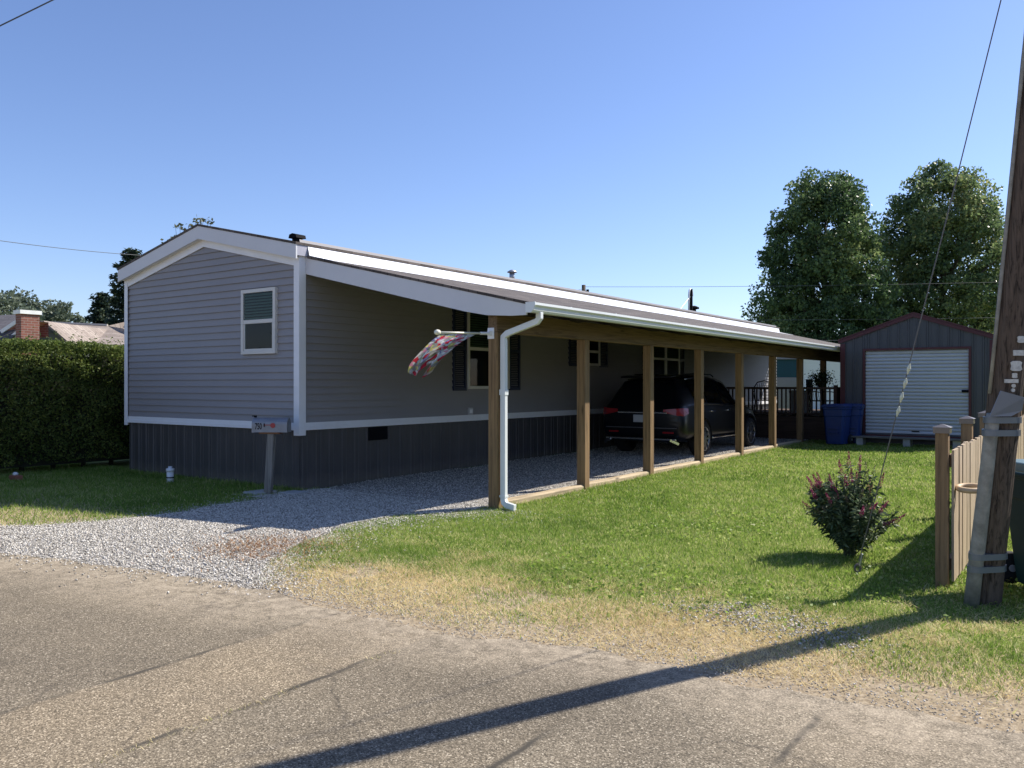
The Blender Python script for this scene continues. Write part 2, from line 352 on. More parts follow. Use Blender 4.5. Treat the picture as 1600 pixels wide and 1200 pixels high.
    dx = N(t, 'ShaderNodeMath', operation='MULTIPLY'); L(dr.outputs[0], dx.inputs[0]); L(dm.outputs[0], dx.inputs[1])
    k = N(t, 'ShaderNodeMixRGB'); L(dx.outputs[0], k.inputs[0]); L(cur, k.inputs[1])
    dc = N(t, 'ShaderNodeMixRGB', blend_type='MULTIPLY'); dc.inputs[0].default_value = 0.6; dc.inputs[1].default_value = (0.46, 0.38, 0.275, 1)
    gry = ramp(t, [(0, (0.5, 0.5, 0.5)), (1, (1.3, 1.3, 1.3))]); L(sc.outputs[0], gry.inputs[0]); L(gry.outputs[0], dc.inputs[2])
    L(dc.outputs[0], k.inputs[2]); cur = k.outputs[0]
    L(cur, b.inputs['Base Color']); b.inputs['Roughness'].default_value = 0.9; b.inputs['Specular IOR Level'].default_value = 0.25
    bp = N(t, 'ShaderNodeBump', Strength=0.9, Distance=0.006); L(sc.outputs[0], bp.inputs['Height']); L(bp.outputs[0], b.inputs['Normal'])
    return m
def gravel_material():
    m, t, b = nodes_of('gravel_bed'); L = t.links.new
    g = N(t, 'ShaderNodeNewGeometry')
    v = N(t, 'ShaderNodeTexVoronoi', Scale=38.0); L(g.outputs['Position'], v.inputs['Vector'])
    sc = N(t, 'ShaderNodeSeparateColor'); L(v.outputs['Color'], sc.inputs[0])
    r = ramp(t, [(0.0, (0.13, 0.117, 0.10)), (0.5, (0.32, 0.295, 0.26)), (1.0, (0.55, 0.515, 0.465))]); L(sc.outputs[0], r.inputs[0])
    L(r.outputs[0], b.inputs['Base Color']); b.inputs['Roughness'].default_value = 0.95
    bp = N(t, 'ShaderNodeBump', Strength=1.0, Distance=0.02); L(v.outputs['Distance'], bp.inputs['Height']); bp.invert = True; L(bp.outputs[0], b.inputs['Normal'])
    return m

def sheet(name, xs, ys, zf, m, label, cat):
    X, Y = np.meshgrid(xs, ys); Z = zf(X, Y); n, k = X.shape
    V = np.stack([X.ravel(), Y.ravel(), Z.ravel()], 1)
    i = np.arange(n * k).reshape(n, k); Fc = np.stack([i[:-1, :-1].ravel(), i[:-1, 1:].ravel(), i[1:, 1:].ravel(), i[1:, :-1].ravel()], 1)
    o = np_mesh(name, V, Fc, m, None, None, True); return tag(o, label, cat, kind='structure')
def strip(name, rows, m, label, cat):
    """rows of points (lists of equal length) stitched into one sheet"""
    V = np.array([p for r in rows for p in r]); n = len(rows); k = len(rows[0])
    i = np.arange(n * k).reshape(n, k); Fc = np.stack([i[:-1, :-1].ravel(), i[:-1, 1:].ravel(), i[1:, 1:].ravel(), i[1:, :-1].ravel()], 1)
    return tag(np_mesh(name, V, Fc, m, None, None, True), label, cat, kind='structure')
GZ = lambda X, Y: 0.007 * np.clip(Y, 0, 30)
def bumpy(X, Y):
    near = np.clip(1 - np.abs(Y + 3.3) / 6, 0, 1)
    return GZ(X, Y) + 0.02 * (fbm(X, Y, 0.8, 2) - 1.0) * (Y > road_edge(X)) * (np.abs(X) < 40)
xs = np.concatenate([[-900, -300, -120, -60, -35], np.arange(-22, 22, 0.4), [35, 60, 120, 300, 900]])
ys = np.concatenate([[-900, -200, -60, -30], np.arange(-16, 30, 0.4), [40, 60, 120, 300, 1400]])
sheet('ground', xs, ys, bumpy, ground_material(), 'lawn soil and dry dirt verge beneath the grass', 'ground')
rx = np.concatenate([[-400, -120, -50, -25], np.arange(-14, 20, 0.12), [25, 50, 120, 400]])
rows = []
for j in range(9):
    e = np.where(np.abs(rx) < 21, road_edge_n(rx), road_edge(rx)); y = e - 8.0 * (j / 8) ** 1.6
    rows.append([(a, b_, 0.020 - 0.004 * (j == 0)) for a, b_ in zip(rx, y)])
strip('road', rows, asphalt_material(), 'worn tan grey asphalt road with trench patches in the foreground', 'road')
dy = np.concatenate([np.arange(-4.9, 0.5, 0.1), np.arange(0.6, 14.3, 0.4)])
l, r_ = drive_left(dy), drive_right(dy)
cols = [[(l[i] + (r_[i] - l[i]) * f, dy[i], 0.007 * max(0, dy[i]) + (0.012 if 0 < f < 1 else 0.004)) for i in range(len(dy))] for f in (0, 0.08, 0.3, 0.5, 0.7, 0.92, 1)]
strip('driveway', cols, gravel_material(), 'pale crushed stone driveway running under the carport roof', 'driveway')

# loose stones: angular lumps, more in the open drive
def stones(name, P, S, m, label):
    base = np.array([(1, 0, 0), (-1, 0, 0), (0, 1, 0), (0, -1, 0), (0, 0, 1), (0, 0, -1)], float)
    Fb = np.array([(0, 2, 4), (2, 1, 4), (1, 3, 4), (3, 0, 4), (2, 0, 5), (1, 2, 5), (3, 1, 5), (0, 3, 5)])
    n = len(P); q = RNG.normal(size=(n, 4)); q /= np.linalg.norm(q, axis=1, keepdims=True); a, b_, c, d = q.T
    Rm = np.stack([np.stack([1 - 2 * (c * c + d * d), 2 * (b_ * c - a * d), 2 * (b_ * d + a * c)], 1), np.stack([2 * (b_ * c + a * d), 1 - 2 * (b_ * b_ + d * d), 2 * (c * d - a * b_)], 1), np.stack([2 * (b_ * d - a * c), 2 * (c * d + a * b_), 1 - 2 * (b_ * b_ + c * c)], 1)], 1)
    sh = RNG.uniform(0.5, 1.2, size=(n, 6, 1)) * base[None]
    V = np.einsum('nij,nkj->nki', Rm, sh) * S[:, None, None]; V[:, :, 2] *= 0.75; V += P[:, None, :]
    Fc = (Fb[None] + 6 * np.arange(n)[:, None, None]).reshape(-1, 3)
    tv = np.repeat(RNG.uniform(0, 1, n), 6)
    return tag(np_mesh(name, V.reshape(-1, 3), Fc, m, None, tv), label, 'gravel', kind='stuff')
stone_m = tinted('crushed_stone', [(0, (0.16, 0.145, 0.122)), (0.25, (0.37, 0.34, 0.29)), (0.7, (0.62, 0.575, 0.50)), (1.0, (0.82, 0.78, 0.71))], rough=0.95, trans=0.0, spec=0.1)
def scatter_drive(n, y0, y1):
    y = RNG.uniform(y0, y1, n); l, r_ = drive_left(y), drive_right(y); q = RNG.uniform(0, 1, n); x = l + (r_ - l) * q; sp_ = RNG.uniform(0, 1, n) < (0.16 if y1 < 1 else 0.02); x = np.where(sp_, np.where(q < 0.35, l - RNG.exponential(0.13, n), r_ + RNG.exponential(0.22, n)), x); return x, y
x1, y1 = scatter_drive(75000, -5.0, 0.3); x2, y2 = scatter_drive(36000, 0.3, 14.2)
keep = (y1 > road_edge(x1) + 0.10 - RNG.exponential(0.16, len(x1))) & ((fbm(x1, y1, 1.6, 91) + 0.35 * RNG.uniform(0, 1, len(x1)) > 0.5) | (y1 > -2.9 + 0.35 * (3.1 - x1)) | (x1 < 2.6))
x = np.concatenate([x1[keep], x2]); y = np.concatenate([y1[keep], y2])
stones('driveway_gravel', np.stack([x, y, GZ(x, y) + np.where((x > drive_left(y)) & (x < drive_right(y)), 0.017, 0.006) + np.where(y < road_edge(x), 0.008, 0)], 1), RNG.uniform(0.0045, 0.0125, len(x)) * (1 + 0.35 * (RNG.uniform(0, 1, len(x)) < 0.06)), stone_m, 'crushed pale limestone covering the driveway')
n = 6500; x = RNG.uniform(2.5, 12, n); y = road_edge(x) + RNG.normal(0.05, 0.25, n)
xb = RNG.normal(7.85, 0.38, 1100); yb = RNG.normal(-2.75, 0.18, 1100) - 0.15 * (xb - 7.9); xc = RNG.normal(4.9, 0.7, 900); yc = RNG.normal(-3.75, 0.2, 900)
x = np.concatenate([x, xb, xc, RNG.uniform(2.8, 8, 500)]); y = np.concatenate([y, yb, yc, RNG.uniform(-4.2, -3.0, 500)])
stones('verge_gravel', np.stack([x, y, GZ(x, y) + 0.012], 1), RNG.uniform(0.003, 0.0085, len(x)) * np.where(np.hypot((x - 7.9) / 0.9, (y + 2.75) / 0.45) < 1, 1.6, 1.0), tinted('verge_stone', [(0, (0.20, 0.175, 0.145)), (0.5, (0.42, 0.38, 0.325)), (1.0, (0.68, 0.64, 0.58))], rough=0.95, trans=0.0, spec=0.1), 'loose stones strewn along the dry road verge')

# ------------------------------------------------------------------ grass
def lawn_points(n, x0, x1, y0, y1):
    return RNG.uniform(x0, x1, n), RNG.uniform(y0, y1, n)
def off_hard(x, y):
    drive = (x > drive_left(y) + 0.02) & (x < drive_right(y) - 0.02) & (y < 14.3)
    return (~drive) & (y > road_edge(x) + 0.12) & ~((x > -4.65) & (x < 0.02) & (y > -0.02) & (y < 22))
grass_m = tinted('grass_green', [(0, (0.085, 0.155, 0.024)), (0.4, (0.180, 0.285, 0.045)), (0.75, (0.30, 0.40, 0.08)), (1, (0.55, 0.53, 0.24))], rough=0.5, trans=0.5)
dry_m = tinted('grass_dry', [(0, (0.38, 0.29, 0.13)), (0.35, (0.76, 0.61, 0.31)), (0.7, (0.92, 0.79, 0.47)), (1, (0.38, 0.39, 0.12))], rough=0.6, trans=0.45)
PX, PY, PW, PH = [], [], [], []
for (n, x0, x1, y0, y1, wd, ht) in ((210000, 2.2, 10.5, -4.6, 1.0, 0.0075, 0.040), (70000, 3.38, 9.0, 1.0, 5.0, 0.012, 0.042), (50000, 3.38, 8.8, 5.0, 14.6, 0.018, 0.045),
                                   (55000, -7.5, 0.7, -4.6, 0.3, 0.011, 0.06), (30000, 9.3, 15, -4.3, 6, 0.010, 0.055), (150000, 2.4, 10.5, -4.4, -2.0, 0.0055, 0.045), (5000, 3.28, 3.60, 0.1, 13, 0.010, 0.085), (4000, -5.6, 0.1, -0.12, 0.0, 0.010, 0.09)):
    x, y = lawn_points(n, x0, x1, y0, y1); k = off_hard(x, y); x, y = x[k], y[k]
    PX.append(x); PY.append(y); PW.append(np.full(len(x), wd)); PH.append(np.full(len(x), ht))
PX, PY, PW, PH = map(np.concatenate, (PX, PY, PW, PH))
# how dry: near the road, by noise
dry = 1 / (1 + np.exp((PY + 2.55 - 0.10 * (PX - 6) - 2.2 * (fbm(PX, PY, 0.75, 4) - 0.5) - 1.5 * (fbm(PX, PY, 2.6, 14) - 0.5)) * 2.6))
sparse = np.clip((road_edge(PX) + 1.0 - PY) / 0.9, 0, 1) * 0.75
sparse = np.maximum(sparse, np.clip((PX - 8.0) * 1.5, 0, 1) * np.clip((-2.95 - PY + 0.12 * (PX - 9) + 0.9 * (fbm(PX, PY, 1.1, 24) - 0.5)) * 3, 0, 1) * 0.93)
u = RNG.uniform(0, 1, len(PX)); bare = fbm(PX, PY, 1.3, 21)
kd = (RNG.uniform(0, 1, len(PX)) < dry); keep = (u > sparse) & ((bare > 0.36) | (u > 0.8) | ~kd)
h = PH * 0.8 * RNG.uniform(0.35, 1.25, len(PX)) * (0.65 + 0.4 * fbm(PX, PY, 1.7, 31) + 0.35 * fbm(PX, PY, 6.0, 33)); patch = fbm(PX, PY, 0.55, 41); patch2 = fbm(PX, PY, 3.5, 51)
patch3 = fbm(PX, PY, 9.0, 55); tint = np.clip(0.50 + 0.60 * (patch - 0.5) + 0.35 * (patch2 - 0.5) + 0.35 * (patch3 - 0.5) + RNG.normal(0, 0.19, len(PX)), 0, 1); tint = np.where(RNG.uniform(0, 1, len(PX)) < 0.05 + 0.22 * np.clip(patch2 * patch3 * 4 - 1.0, 0, 1), 0.98, tint)
Z = GZ(PX, PY) - 0.004
g = keep & ~kd
tag(blades('lawn_grass', np.stack([PX, PY, Z], 1)[g], h[g], (PW * RNG.uniform(0.7, 1.3, len(PX)))[g], tint[g], grass_m, 0.75), 'short mown green lawn beside the carport and left of the drive', 'grass', kind='stuff')
d = keep & kd
tag(blades('dry_grass', np.stack([PX, PY, Z], 1)[d], h[d] * RNG.uniform(0.3, 1.0, d.sum()), PW[d] * RNG.uniform(0.5, 1.0, d.sum()), np.clip(RNG.normal(0.20, 0.20, d.sum()) + 0.55 * fbm(PX, PY, 2.2, 37)[d] * (0.5 + fbm(PX, PY, 8, 38)[d]), 0, 1), dry_m, 2.4), 'straw coloured dry grass along the road edge', 'dry grass', kind='stuff')
# fallen rust-brown bits on the drive's right edge
n = 1500; x = RNG.normal(3.15, 0.35, n); y = RNG.normal(-3.1, 0.35, n)
tag(blades('straw_litter', np.stack([x, y, np.full(n, 0.03)], 1), RNG.uniform(0.01, 0.03, n), np.full(n, 0.010), RNG.uniform(0, 1, n), tinted('rusty_straw', [(0, (0.22, 0.10, 0.04)), (1, (0.45, 0.27, 0.13))], trans=0.2), 2.5), 'rust brown dead straw patch on the edge of the gravel drive', 'straw', kind='stuff')
n = 900; x = np.where(RNG.uniform(0, 1, n) < 0.5, 5.42, 6.29) + RNG.normal(0, 0.02, n); y = RNG.uniform(-8.2, -4.6, n); k = fbm(x, y, 2.4, 83) > 0.56; x, y = x[k], y[k]
tag(blades('seam_grass', np.stack([x, y, np.full(len(x), 0.018)], 1), RNG.uniform(0.008, 0.022, len(x)), np.full(len(x), 0.005), np.clip(RNG.normal(0.7, 0.3, len(x)), 0, 1), dry_m, 1.5), 'dry grass tufts growing along the seams of the road patches', 'dry grass', kind='stuff')
# broad clover leaves in the near lawn
n = 12000; x, y = lawn_points(n, 5.5, 11.5, -2.9, 1.5); k = off_hard(x, y) & (fbm(x, y, 0.9, 61) + RNG.normal(0, 0.12, n) > 0.5); x, y = x[k], y[k]
V, Fc, T = leaf_arrays(np.stack([x, y, GZ(x, y) + RNG.uniform(0.02, 0.05, len(x))], 1), RNG.uniform(0.02, 0.042, len(x)), RNG.uniform(0.015, 0.032, len(x)), RNG.uniform(0.35, 0.95, len(x)), np.stack([RNG.normal(size=len(x)), RNG.normal(size=len(x)), RNG.normal(size=len(x)) * 0.3], 1))
tag(np_mesh('clover', V, Fc, grass_m, None, T), 'low broad leaved clover mixed into the near lawn', 'clover', kind='stuff')

# ------------------------------------------------------------------ common materials
siding_m = mat('grey_vinyl_siding', (0.276, 0.264, 0.268), 0.55, var=0.06, scale=1.3, stretch=(0.5, 0.5, 1.6), dirt=(0.250, 0.238, 0.238))
white_m = mat('white_trim', (0.80, 0.80, 0.81), 0.5, var=0.04, scale=2.0, dirt=(0.68, 0.67, 0.65))
fascia_m = mat('painted_fascia', (0.62, 0.62, 0.63), 0.5, var=0.04, scale=1.2)
frame_m = mat('almond_window_frame', (0.62, 0.60, 0.55), 0.45, var=0.03)
skirt_m = mat('charcoal_metal_skirting', (0.064, 0.060, 0.060), 0.5, var=0.18, scale=2.0, stretch=(3, 3, 0.5), dirt=(0.09, 0.08, 0.07))
def mud(m, z0, z1, col):
    t = m.node_tree; b = t.nodes['Principled BSDF']; src = b.inputs['Base Color'].links[0].from_socket; L = t.links.new
    g = N(t, 'ShaderNodeNewGeometry'); sp = N(t, 'ShaderNodeSeparateXYZ'); L(g.outputs['Position'], sp.inputs[0])
    n = N(t, 'ShaderNodeTexNoise', Scale=7.0, Detail=8.0, Roughness=0.75); L(g.outputs['Position'], n.inputs['Vector'])
    a = N(t, 'ShaderNodeMath', operation='MULTIPLY_ADD'); a.inputs[1].default_value = -0.35; L(n.outputs[0], a.inputs[0]); L(sp.outputs[2], a.inputs[2])
    r = N(t, 'ShaderNodeMapRange'); r.inputs[1].default_value = z0 - 0.17; r.inputs[2].default_value = z1 - 0.17; r.inputs[3].default_value = 0.75; r.inputs[4].default_value = 0; L(a.outputs[0], r.inputs[0])
    mx = N(t, 'ShaderNodeMixRGB'); L(r.outputs[0], mx.inputs[0]); L(src, mx.inputs[1]); mx.inputs[2].default_value = (*col, 1); L(mx.outputs[0], b.inputs['Base Color'])
mud(skirt_m, 0.02, 0.22, (0.13, 0.115, 0.095))
shutter_m = mat('navy_shutter', (0.008, 0.015, 0.045), 0.5, var=0.1)
roof_m = shingles('brown_shingles', (0.060, 0.049, 0.043), (0.135, 0.114, 0.102), rot=(0, 0, R(90)))
flash_m = mat('white_flashing', (0.80, 0.80, 0.82), 0.35, var=0.05, scale=1.5)
gutter_m = mat('white_gutter_enamel', (0.72, 0.74, 0.73), 0.3, var=0.04, scale=1.0, dirt=(0.55, 0.57, 0.52))
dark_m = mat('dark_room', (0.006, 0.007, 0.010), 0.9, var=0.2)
glass_m = glass('window_glass')
black_m = mat('black_metal', (0.007, 0.007, 0.009), 0.75, var=0.15, spec=0.08)
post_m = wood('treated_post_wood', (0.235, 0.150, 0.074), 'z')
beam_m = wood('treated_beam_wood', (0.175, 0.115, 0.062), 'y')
pine_y = wood('edging_pine', (0.46, 0.36, 0.23), 'y')
steel_m = mat('galvanised_steel', (0.42, 0.43, 0.45), 0.45, metal=0.7, var=0.15, scale=6.0, dirt=(0.30, 0.30, 0.30))
conc_m = mat('concrete', (0.42, 0.41, 0.39), 0.95, var=0.15, scale=12, bump=0.3)
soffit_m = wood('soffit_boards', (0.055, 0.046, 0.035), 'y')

# ------------------------------------------------------------------ mobile home
HW = 4.62; HL = 22.0; RZ = 4.17; SL = 0.22
home = thing('mobile_home', 'long grey single wide mobile home with white trim and charcoal metal skirting', 'mobile home', (-HW / 2, 0, 0))
def top_at(x): return RZ - 0.05 - SL * abs(x + HW / 2)
MB().prism([(-HW + 0.03, 0.05), (-0.05, 0.05), (-0.05, top_at(0) - 0.02), (-HW / 2, RZ - 0.09), (-HW + 0.03, top_at(0) - 0.02)], 0.05, HL - 0.03).build('wall', siding_m, home)
# lap siding, gable end
CH = 0.1085; Z0 = 0.99
b = MB(); z = Z0
while z < RZ - 0.1:
    z1 = z + CH
    def ext(zz):
        if zz <= top_at(0): return -HW, 0.0
        k = max(0.0, (RZ - 0.05 - zz) / SL); return -HW / 2 - k, -HW / 2 + k
    a0, a1 = ext(z); c0, c1 = ext(min(z1, RZ - 0.051)); z1 = min(z1, RZ - 0.051)
    b.add([(a0, -0.022, z), (a1, -0.022, z), (c1, 0.0, z1), (c0, 0.0, z1), (a0, 0.004, z), (a1, 0.004, z)], [(0, 1, 2, 3), (4, 5, 1, 0)])
    z += CH
b.build('gable_siding', siding_m, home)
b = MB(); z = Z0
while z < 3.60:
    b.add([(0.024, 0, z), (0.024, HL, z), (0.0, HL, z + CH), (0.0, 0, z + CH), (-0.004, 0, z), (-0.004, HL, z)], [(0, 1, 2, 3), (4, 5, 1, 0)]); z += CH
b.build('side_siding', siding_m, home)
b = MB(); z = Z0
while z < 3.50:
    b.add([(-HW - 0.014, 0, z), (-HW - 0.014, HL, z), (-HW, HL, z + CH), (-HW, 0, z + CH)], [(0, 1, 2, 3)]); z += CH
b.build('side_siding', siding_m, home)
# white band and corners
MB().box(-HW - 0.012, 0.012, -0.03, 0.01, 0.885, 0.94).box(-HW - 0.012, 0.012, -0.022, 0.01, 0.94, 0.998).build('belt_trim', white_m, home, bevel=0.003)
MB().box(-0.01, 0.034, 0.012, HL, 0.885, 0.94).box(-0.01, 0.028, 0.012, HL, 0.94, 0.998).build('belt_trim', white_m, home, bevel=0.003)
MB().box(-0.075, 0.045, -0.045, -0.032, 0.81, 3.50).box(0.032, 0.045, -0.032, 0.085, 0.81, 3.50).build('corner_trim', white_m, home, bevel=0.003)
MB().box(-HW - 0.045, -HW + 0.055, -0.045, -0.032, 0.84, 3.50).box(-HW - 0.045, -HW - 0.032, -0.032, 0.075, 0.84, 3.50).build('corner_trim', white_m, home, bevel=0.003)
# skirting, ribbed sheets
def ribs(length, pitch, depth):
    pts = []; t = 0.0
    while t < length:
        for q, dd in ((0, 0), (0.045, 0), (0.06, depth), (0.085, depth), (0.10, 0), (pitch * 0.55, 0.0), (pitch * 0.58, depth * 0.35), (pitch * 0.66, depth * 0.35), (pitch * 0.69, 0)):
            if t + q < length: pts.append((t + q, dd))
        t += pitch
    pts.append((length, 0)); return pts
b = MB(); pr = ribs(HW - 0.03, 0.229, 0.016)
for (t0, d0), (t1, d1) in zip(pr, pr[1:]):
    b.add([(-HW + 0.015 + t0, 0.02 - d0, 0), (-HW + 0.015 + t1, 0.02 - d1, 0), (-HW + 0.015 + t1, 0.02 - d1, 0.90), (-HW + 0.015 + t0, 0.02 - d0, 0.90)], [(0, 1, 2, 3)])
b.build('skirting', skirt_m, home)
b = MB(); pr = ribs(HL - 0.03, 0.262, 0.016)
for (t0, d0), (t1, d1) in zip(pr, pr[1:]):
    b.add([(-0.02 + d0, 0.015 + t0, -0.02), (-0.02 + d1, 0.015 + t1, -0.02), (-0.02 + d1, 0.015 + t1, 0.90), (-0.02 + d0, 0.015 + t0, 0.90)], [(0, 1, 2, 3)])
b.build('skirting', skirt_m, home)
sv = MB().box(-0.02, 0.012, 1.42, 1.84, 0.66, 0.87)
for k in range(6): sv.box(0.012, 0.018, 1.45, 1.81, 0.685 + k * 0.03, 0.695 + k * 0.03)
sv.build('skirt_vent', black_m, home)
ob = MB().box(0.0, 0.045, 3.96, 4.09, 1.0, 1.13).build('outlet_box', mat('outlet_grey', (0.45, 0.45, 0.46), 0.5), home, bevel=0.006)
MB().box(0.045, 0.049, 3.985, 4.065, 1.03, 1.10).build('outlet_cover', white_m, ob)
# roof
def slope_prism(x0, x1, zt0, zt1, th, y0, y1):
    return MB().prism([(x0, zt0), (x1, zt1), (x1, zt1 - th), (x0, zt0 - th)], y0, y1)
ze = RZ - SL * (HW / 2 + 0.10)
rf = MB().prism([(-HW / 2, RZ), (0.10, ze), (0.10, ze - 0.035), (-HW / 2, RZ - 0.035)], -0.15, HL + 0.12).prism([(-HW - 0.10, ze), (-HW / 2, RZ), (-HW / 2, RZ - 0.035), (-HW - 0.10, ze - 0.035)], -0.15, HL + 0.12)
rf.build('roof', roof_m, home)
def gable_band(dz0, dz1, y0, y1, xl, xr, m, name):
    zt = lambda x, dz: RZ - SL * abs(x + HW / 2) - dz
    MB().prism([(xl, zt(xl, dz0)), (-HW / 2, RZ - dz0), (xr, zt(xr, dz0)), (xr, zt(xr, dz1)), (-HW / 2, RZ - dz1), (xl, zt(xl, dz1))], y0, y1).build(name, m, home)
gable_band(0.037, 0.245, -0.140, -0.115, -HW - 0.09, 0.088, fascia_m, 'gable_fascia')
gable_band(0.10, 0.36, -0.034, -0.016, -HW + 0.0, 0.0, white_m, 'frieze_board')
gable_band(0.22, 0.235, -0.115, -0.034, -HW - 0.03, 0.03, white_m, 'gable_soffit')
MB().box(0.062, 0.088, -0.115, HL, ze - 0.19, ze - 0.036).build('eave_fascia', mat('eave_metal', (0.36, 0.36, 0.41), 0.5, var=0.06), home)
MB().box(-HW - 0.09, -HW - 0.065, -0.115, HL, ze - 0.18, ze - 0.036).build('eave_fascia', white_m, home)
# roof fittings
def roofz(x): return RZ - SL * abs(x + HW / 2)
MB().box(-0.56, -0.45, 0.33, 0.44, roofz(-0.5) - 0.03, roofz(-0.5) + 0.06).prism([(-0.60, roofz(-0.5) + 0.05), (-0.41, roofz(-0.5) + 0.045), (-0.43, roofz(-0.5) + 0.10), (-0.51, roofz(-0.5) + 0.12), (-0.58, roofz(-0.5) + 0.105)], 0.29, 0.48).build('roof_vent', black_m, home)
pv = MB().lathe((-0.35, 5.9, roofz(-0.35) - 0.02), [(0.055, 0), (0.055, 0.17)], 12).lathe((-0.35, 5.9, roofz(-0.35) + 0.15), [(0.10, 0), (0.10, 0.02), (0.03, 0.06)], 12)
pv.build('vent_pipe', steel_m, home, True)
MB().lathe((-0.45, 15.6, roofz(-0.45) - 0.02), [(0.06, 0), (0.06, 0.12), (0.15, 0.12), (0.15, 0.17), (0.04, 0.22)], 12).build('roof_vent', black_m, home)
ms = MB().tube([(-0.30, 15.0, roofz(-0.3) - 0.05), (-0.30, 15.0, 4.40)], 0.055, 10).build('service_mast', black_m, home)
MB().tube([(-0.30, 14.86, roofz(-0.3) - 0.05), (-0.30, 14.86, 4.25), (-0.30, 14.90, 4.36), (-0.30, 14.98, 4.40), (-0.30, 15.1, 4.36), (-0.30, 15.12, 4.2)], 0.026, 8).build('mast_conduit', white_m, ms, True)
MB().tube([(-0.30, 14.98, 4.20), (-0.30, 14.2, roofz(-0.3))], 0.012, 6).build('mast_brace', steel_m, ms)
# windows
def window_gable(x0, x1, z0, z1):
    f = 0.055; y = -0.062
    fr = MB()
    for bx in ((x0, x0 + f, z0, z1), (x1 - f, x1, z0, z1), (x0 + f, x1 - f, z0, z0 + f), (x0 + f, x1 - f, z1 - f, z1)): fr.box(bx[0], bx[1], y, 0.01, bx[2], bx[3])
    zm = (z0 + z1) / 2; fr.box(x0 + f, x1 - f, y + 0.006, 0.0, zm - 0.03, zm + 0.03)
    fr.box(x0 + f, x0 + f + 0.028, y + 0.012, 0.0, z0 + f, zm - 0.03).box(x1 - f - 0.028, x1 - f, y + 0.012, 0.0, z0 + f, zm - 0.03).box(x0 + f + 0.028, x1 - f - 0.028, y + 0.012, 0, z0 + f, z0 + f + 0.028)
    wn = fr.build('window', frame_m, home, bevel=0.003)
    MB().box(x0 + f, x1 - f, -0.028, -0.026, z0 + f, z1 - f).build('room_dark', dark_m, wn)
    sl = MB(); k = zm + 0.05
    while k < z1 - f - 0.02:
        sl.obox(((x0 + x1) / 2, -0.037, k), (1, 0, 0), (0, 0.5, 1), (0, 1, -0.5), (x1 - x0) / 2 - f - 0.01, 0.017, 0.0015); k += 0.045
    sl.build('blind', mat('pale_blind', (0.11, 0.16, 0.11), 0.6), wn)
    MB().add([(x0 + f, -0.048, z0 + f), (x1 - f, -0.048, z0 + f), (x1 - f, -0.048, z1 - f), (x0 + f, -0.048, z1 - f)], [(0, 1, 2, 3)]).build('pane', glass_m, wn)
window_gable(-1.30, -0.48, 2.03, 3.03)
def window_side(y0, y1, z0, z1, mull=0, sh=(True, True), blind=True):
    f = 0.055; x = 0.064; fr = MB()
    for q in ((y0, y0 + f, z0, z1), (y1 - f, y1, z0, z1), (y0 + f, y1 - f, z0, z0 + f), (y0 + f, y1 - f, z1 - f, z1)): fr.box(-0.01, x, *q)
    zm = z0 + (z1 - z0) * 0.5; fr.box(0.0, x - 0.006, y0 + f, y1 - f, zm - 0.03, zm + 0.03)
    if mull: ym = (y0 + y1) / 2; fr.box(-0.01, x + 0.002, ym - 0.06, ym + 0.06, z0 + f, z1 - f)
    wn = fr.build('window', frame_m, home, bevel=0.003)
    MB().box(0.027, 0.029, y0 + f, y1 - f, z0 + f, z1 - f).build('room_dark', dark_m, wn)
    if blind:
        sl = MB(); k = zm + 0.05
        while k < z1 - f - 0.02:
            sl.obox((0.038, (y0 + y1) / 2, k), (0, 1, 0), (-0.5, 0, 1), (1, 0, 0.5), (y1 - y0) / 2 - f - 0.01, 0.019, 0.0015); k += 0.045
        sl.build('blind', mat('pale_blind', (0.11, 0.16, 0.11), 0.6), wn)
    MB().add([(0.050, y0 + f, z0 + f), (0.050, y1 - f, z0 + f), (0.050, y1 - f, z1 - f), (0.050, y0 + f, z1 - f)], [(0, 1, 2, 3)]).build('pane', glass_m, wn)
    for s, on in zip((-1, 1), sh):
        if not on: continue
        a, c = (y0 - 0.40, y0 - 0.02) if s < 0 else (y1 + 0.02, y1 + 0.40)
        sm = MB()
        for q in ((a, a + 0.05, z0 - 0.03, z1 + 0.03), (c - 0.05, c, z0 - 0.03, z1 + 0.03), (a + 0.05, c - 0.05, z0 - 0.03, z0 + 0.03), (a + 0.05, c - 0.05, z1 - 0.03, z1 + 0.03), (a + 0.05, c - 0.05, zm - 0.03, zm + 0.03)): sm.box(0.0, 0.045, *q)
        k = z0 + 0.045
        while k < z1 - 0.03:
            sm.obox((0.028, (a + c) / 2, k), (0, 1, 0), (0.6, 0, -1), (1, 0, 0.6), (c - a) / 2 - 0.05, 0.012, 0.003); k += 0.035
        sm.build('shutter', shutter_m, home)
window_side(3.92, 5.24, 1.48, 2.99)
window_side(7.95, 8.90, 2.0, 2.65, sh=(True, True), blind=False)
window_side(11.6, 13.4, 1.55, 2.95, mull=1)

# ------------------------------------------------------------------ carport
cp = thing('carport', 'long lean-to carport with shingled roof on treated wood posts along the mobile home', 'carport', (3.4, 0.27, 0))
cz = lambda x: 3.455 - 0.2285 * (x - 0.10)
RS0, RS1 = 0.10, 22.15
MB().prism([(0.09, cz(0.09)), (4.02, cz(4.02)), (4.02, cz(4.02) - 0.035), (0.09, cz(0.09) - 0.035)], RS0 - 0.03, RS1).build('roof', roof_m, cp)
MB().prism([(0.09, cz(0.09) - 0.037), (3.98, cz(3.98) - 0.037), (3.98, cz(3.98) - 0.08), (0.09, cz(0.09) - 0.08)], RS0, RS1 - 0.02).build('roof_deck', soffit_m, cp)
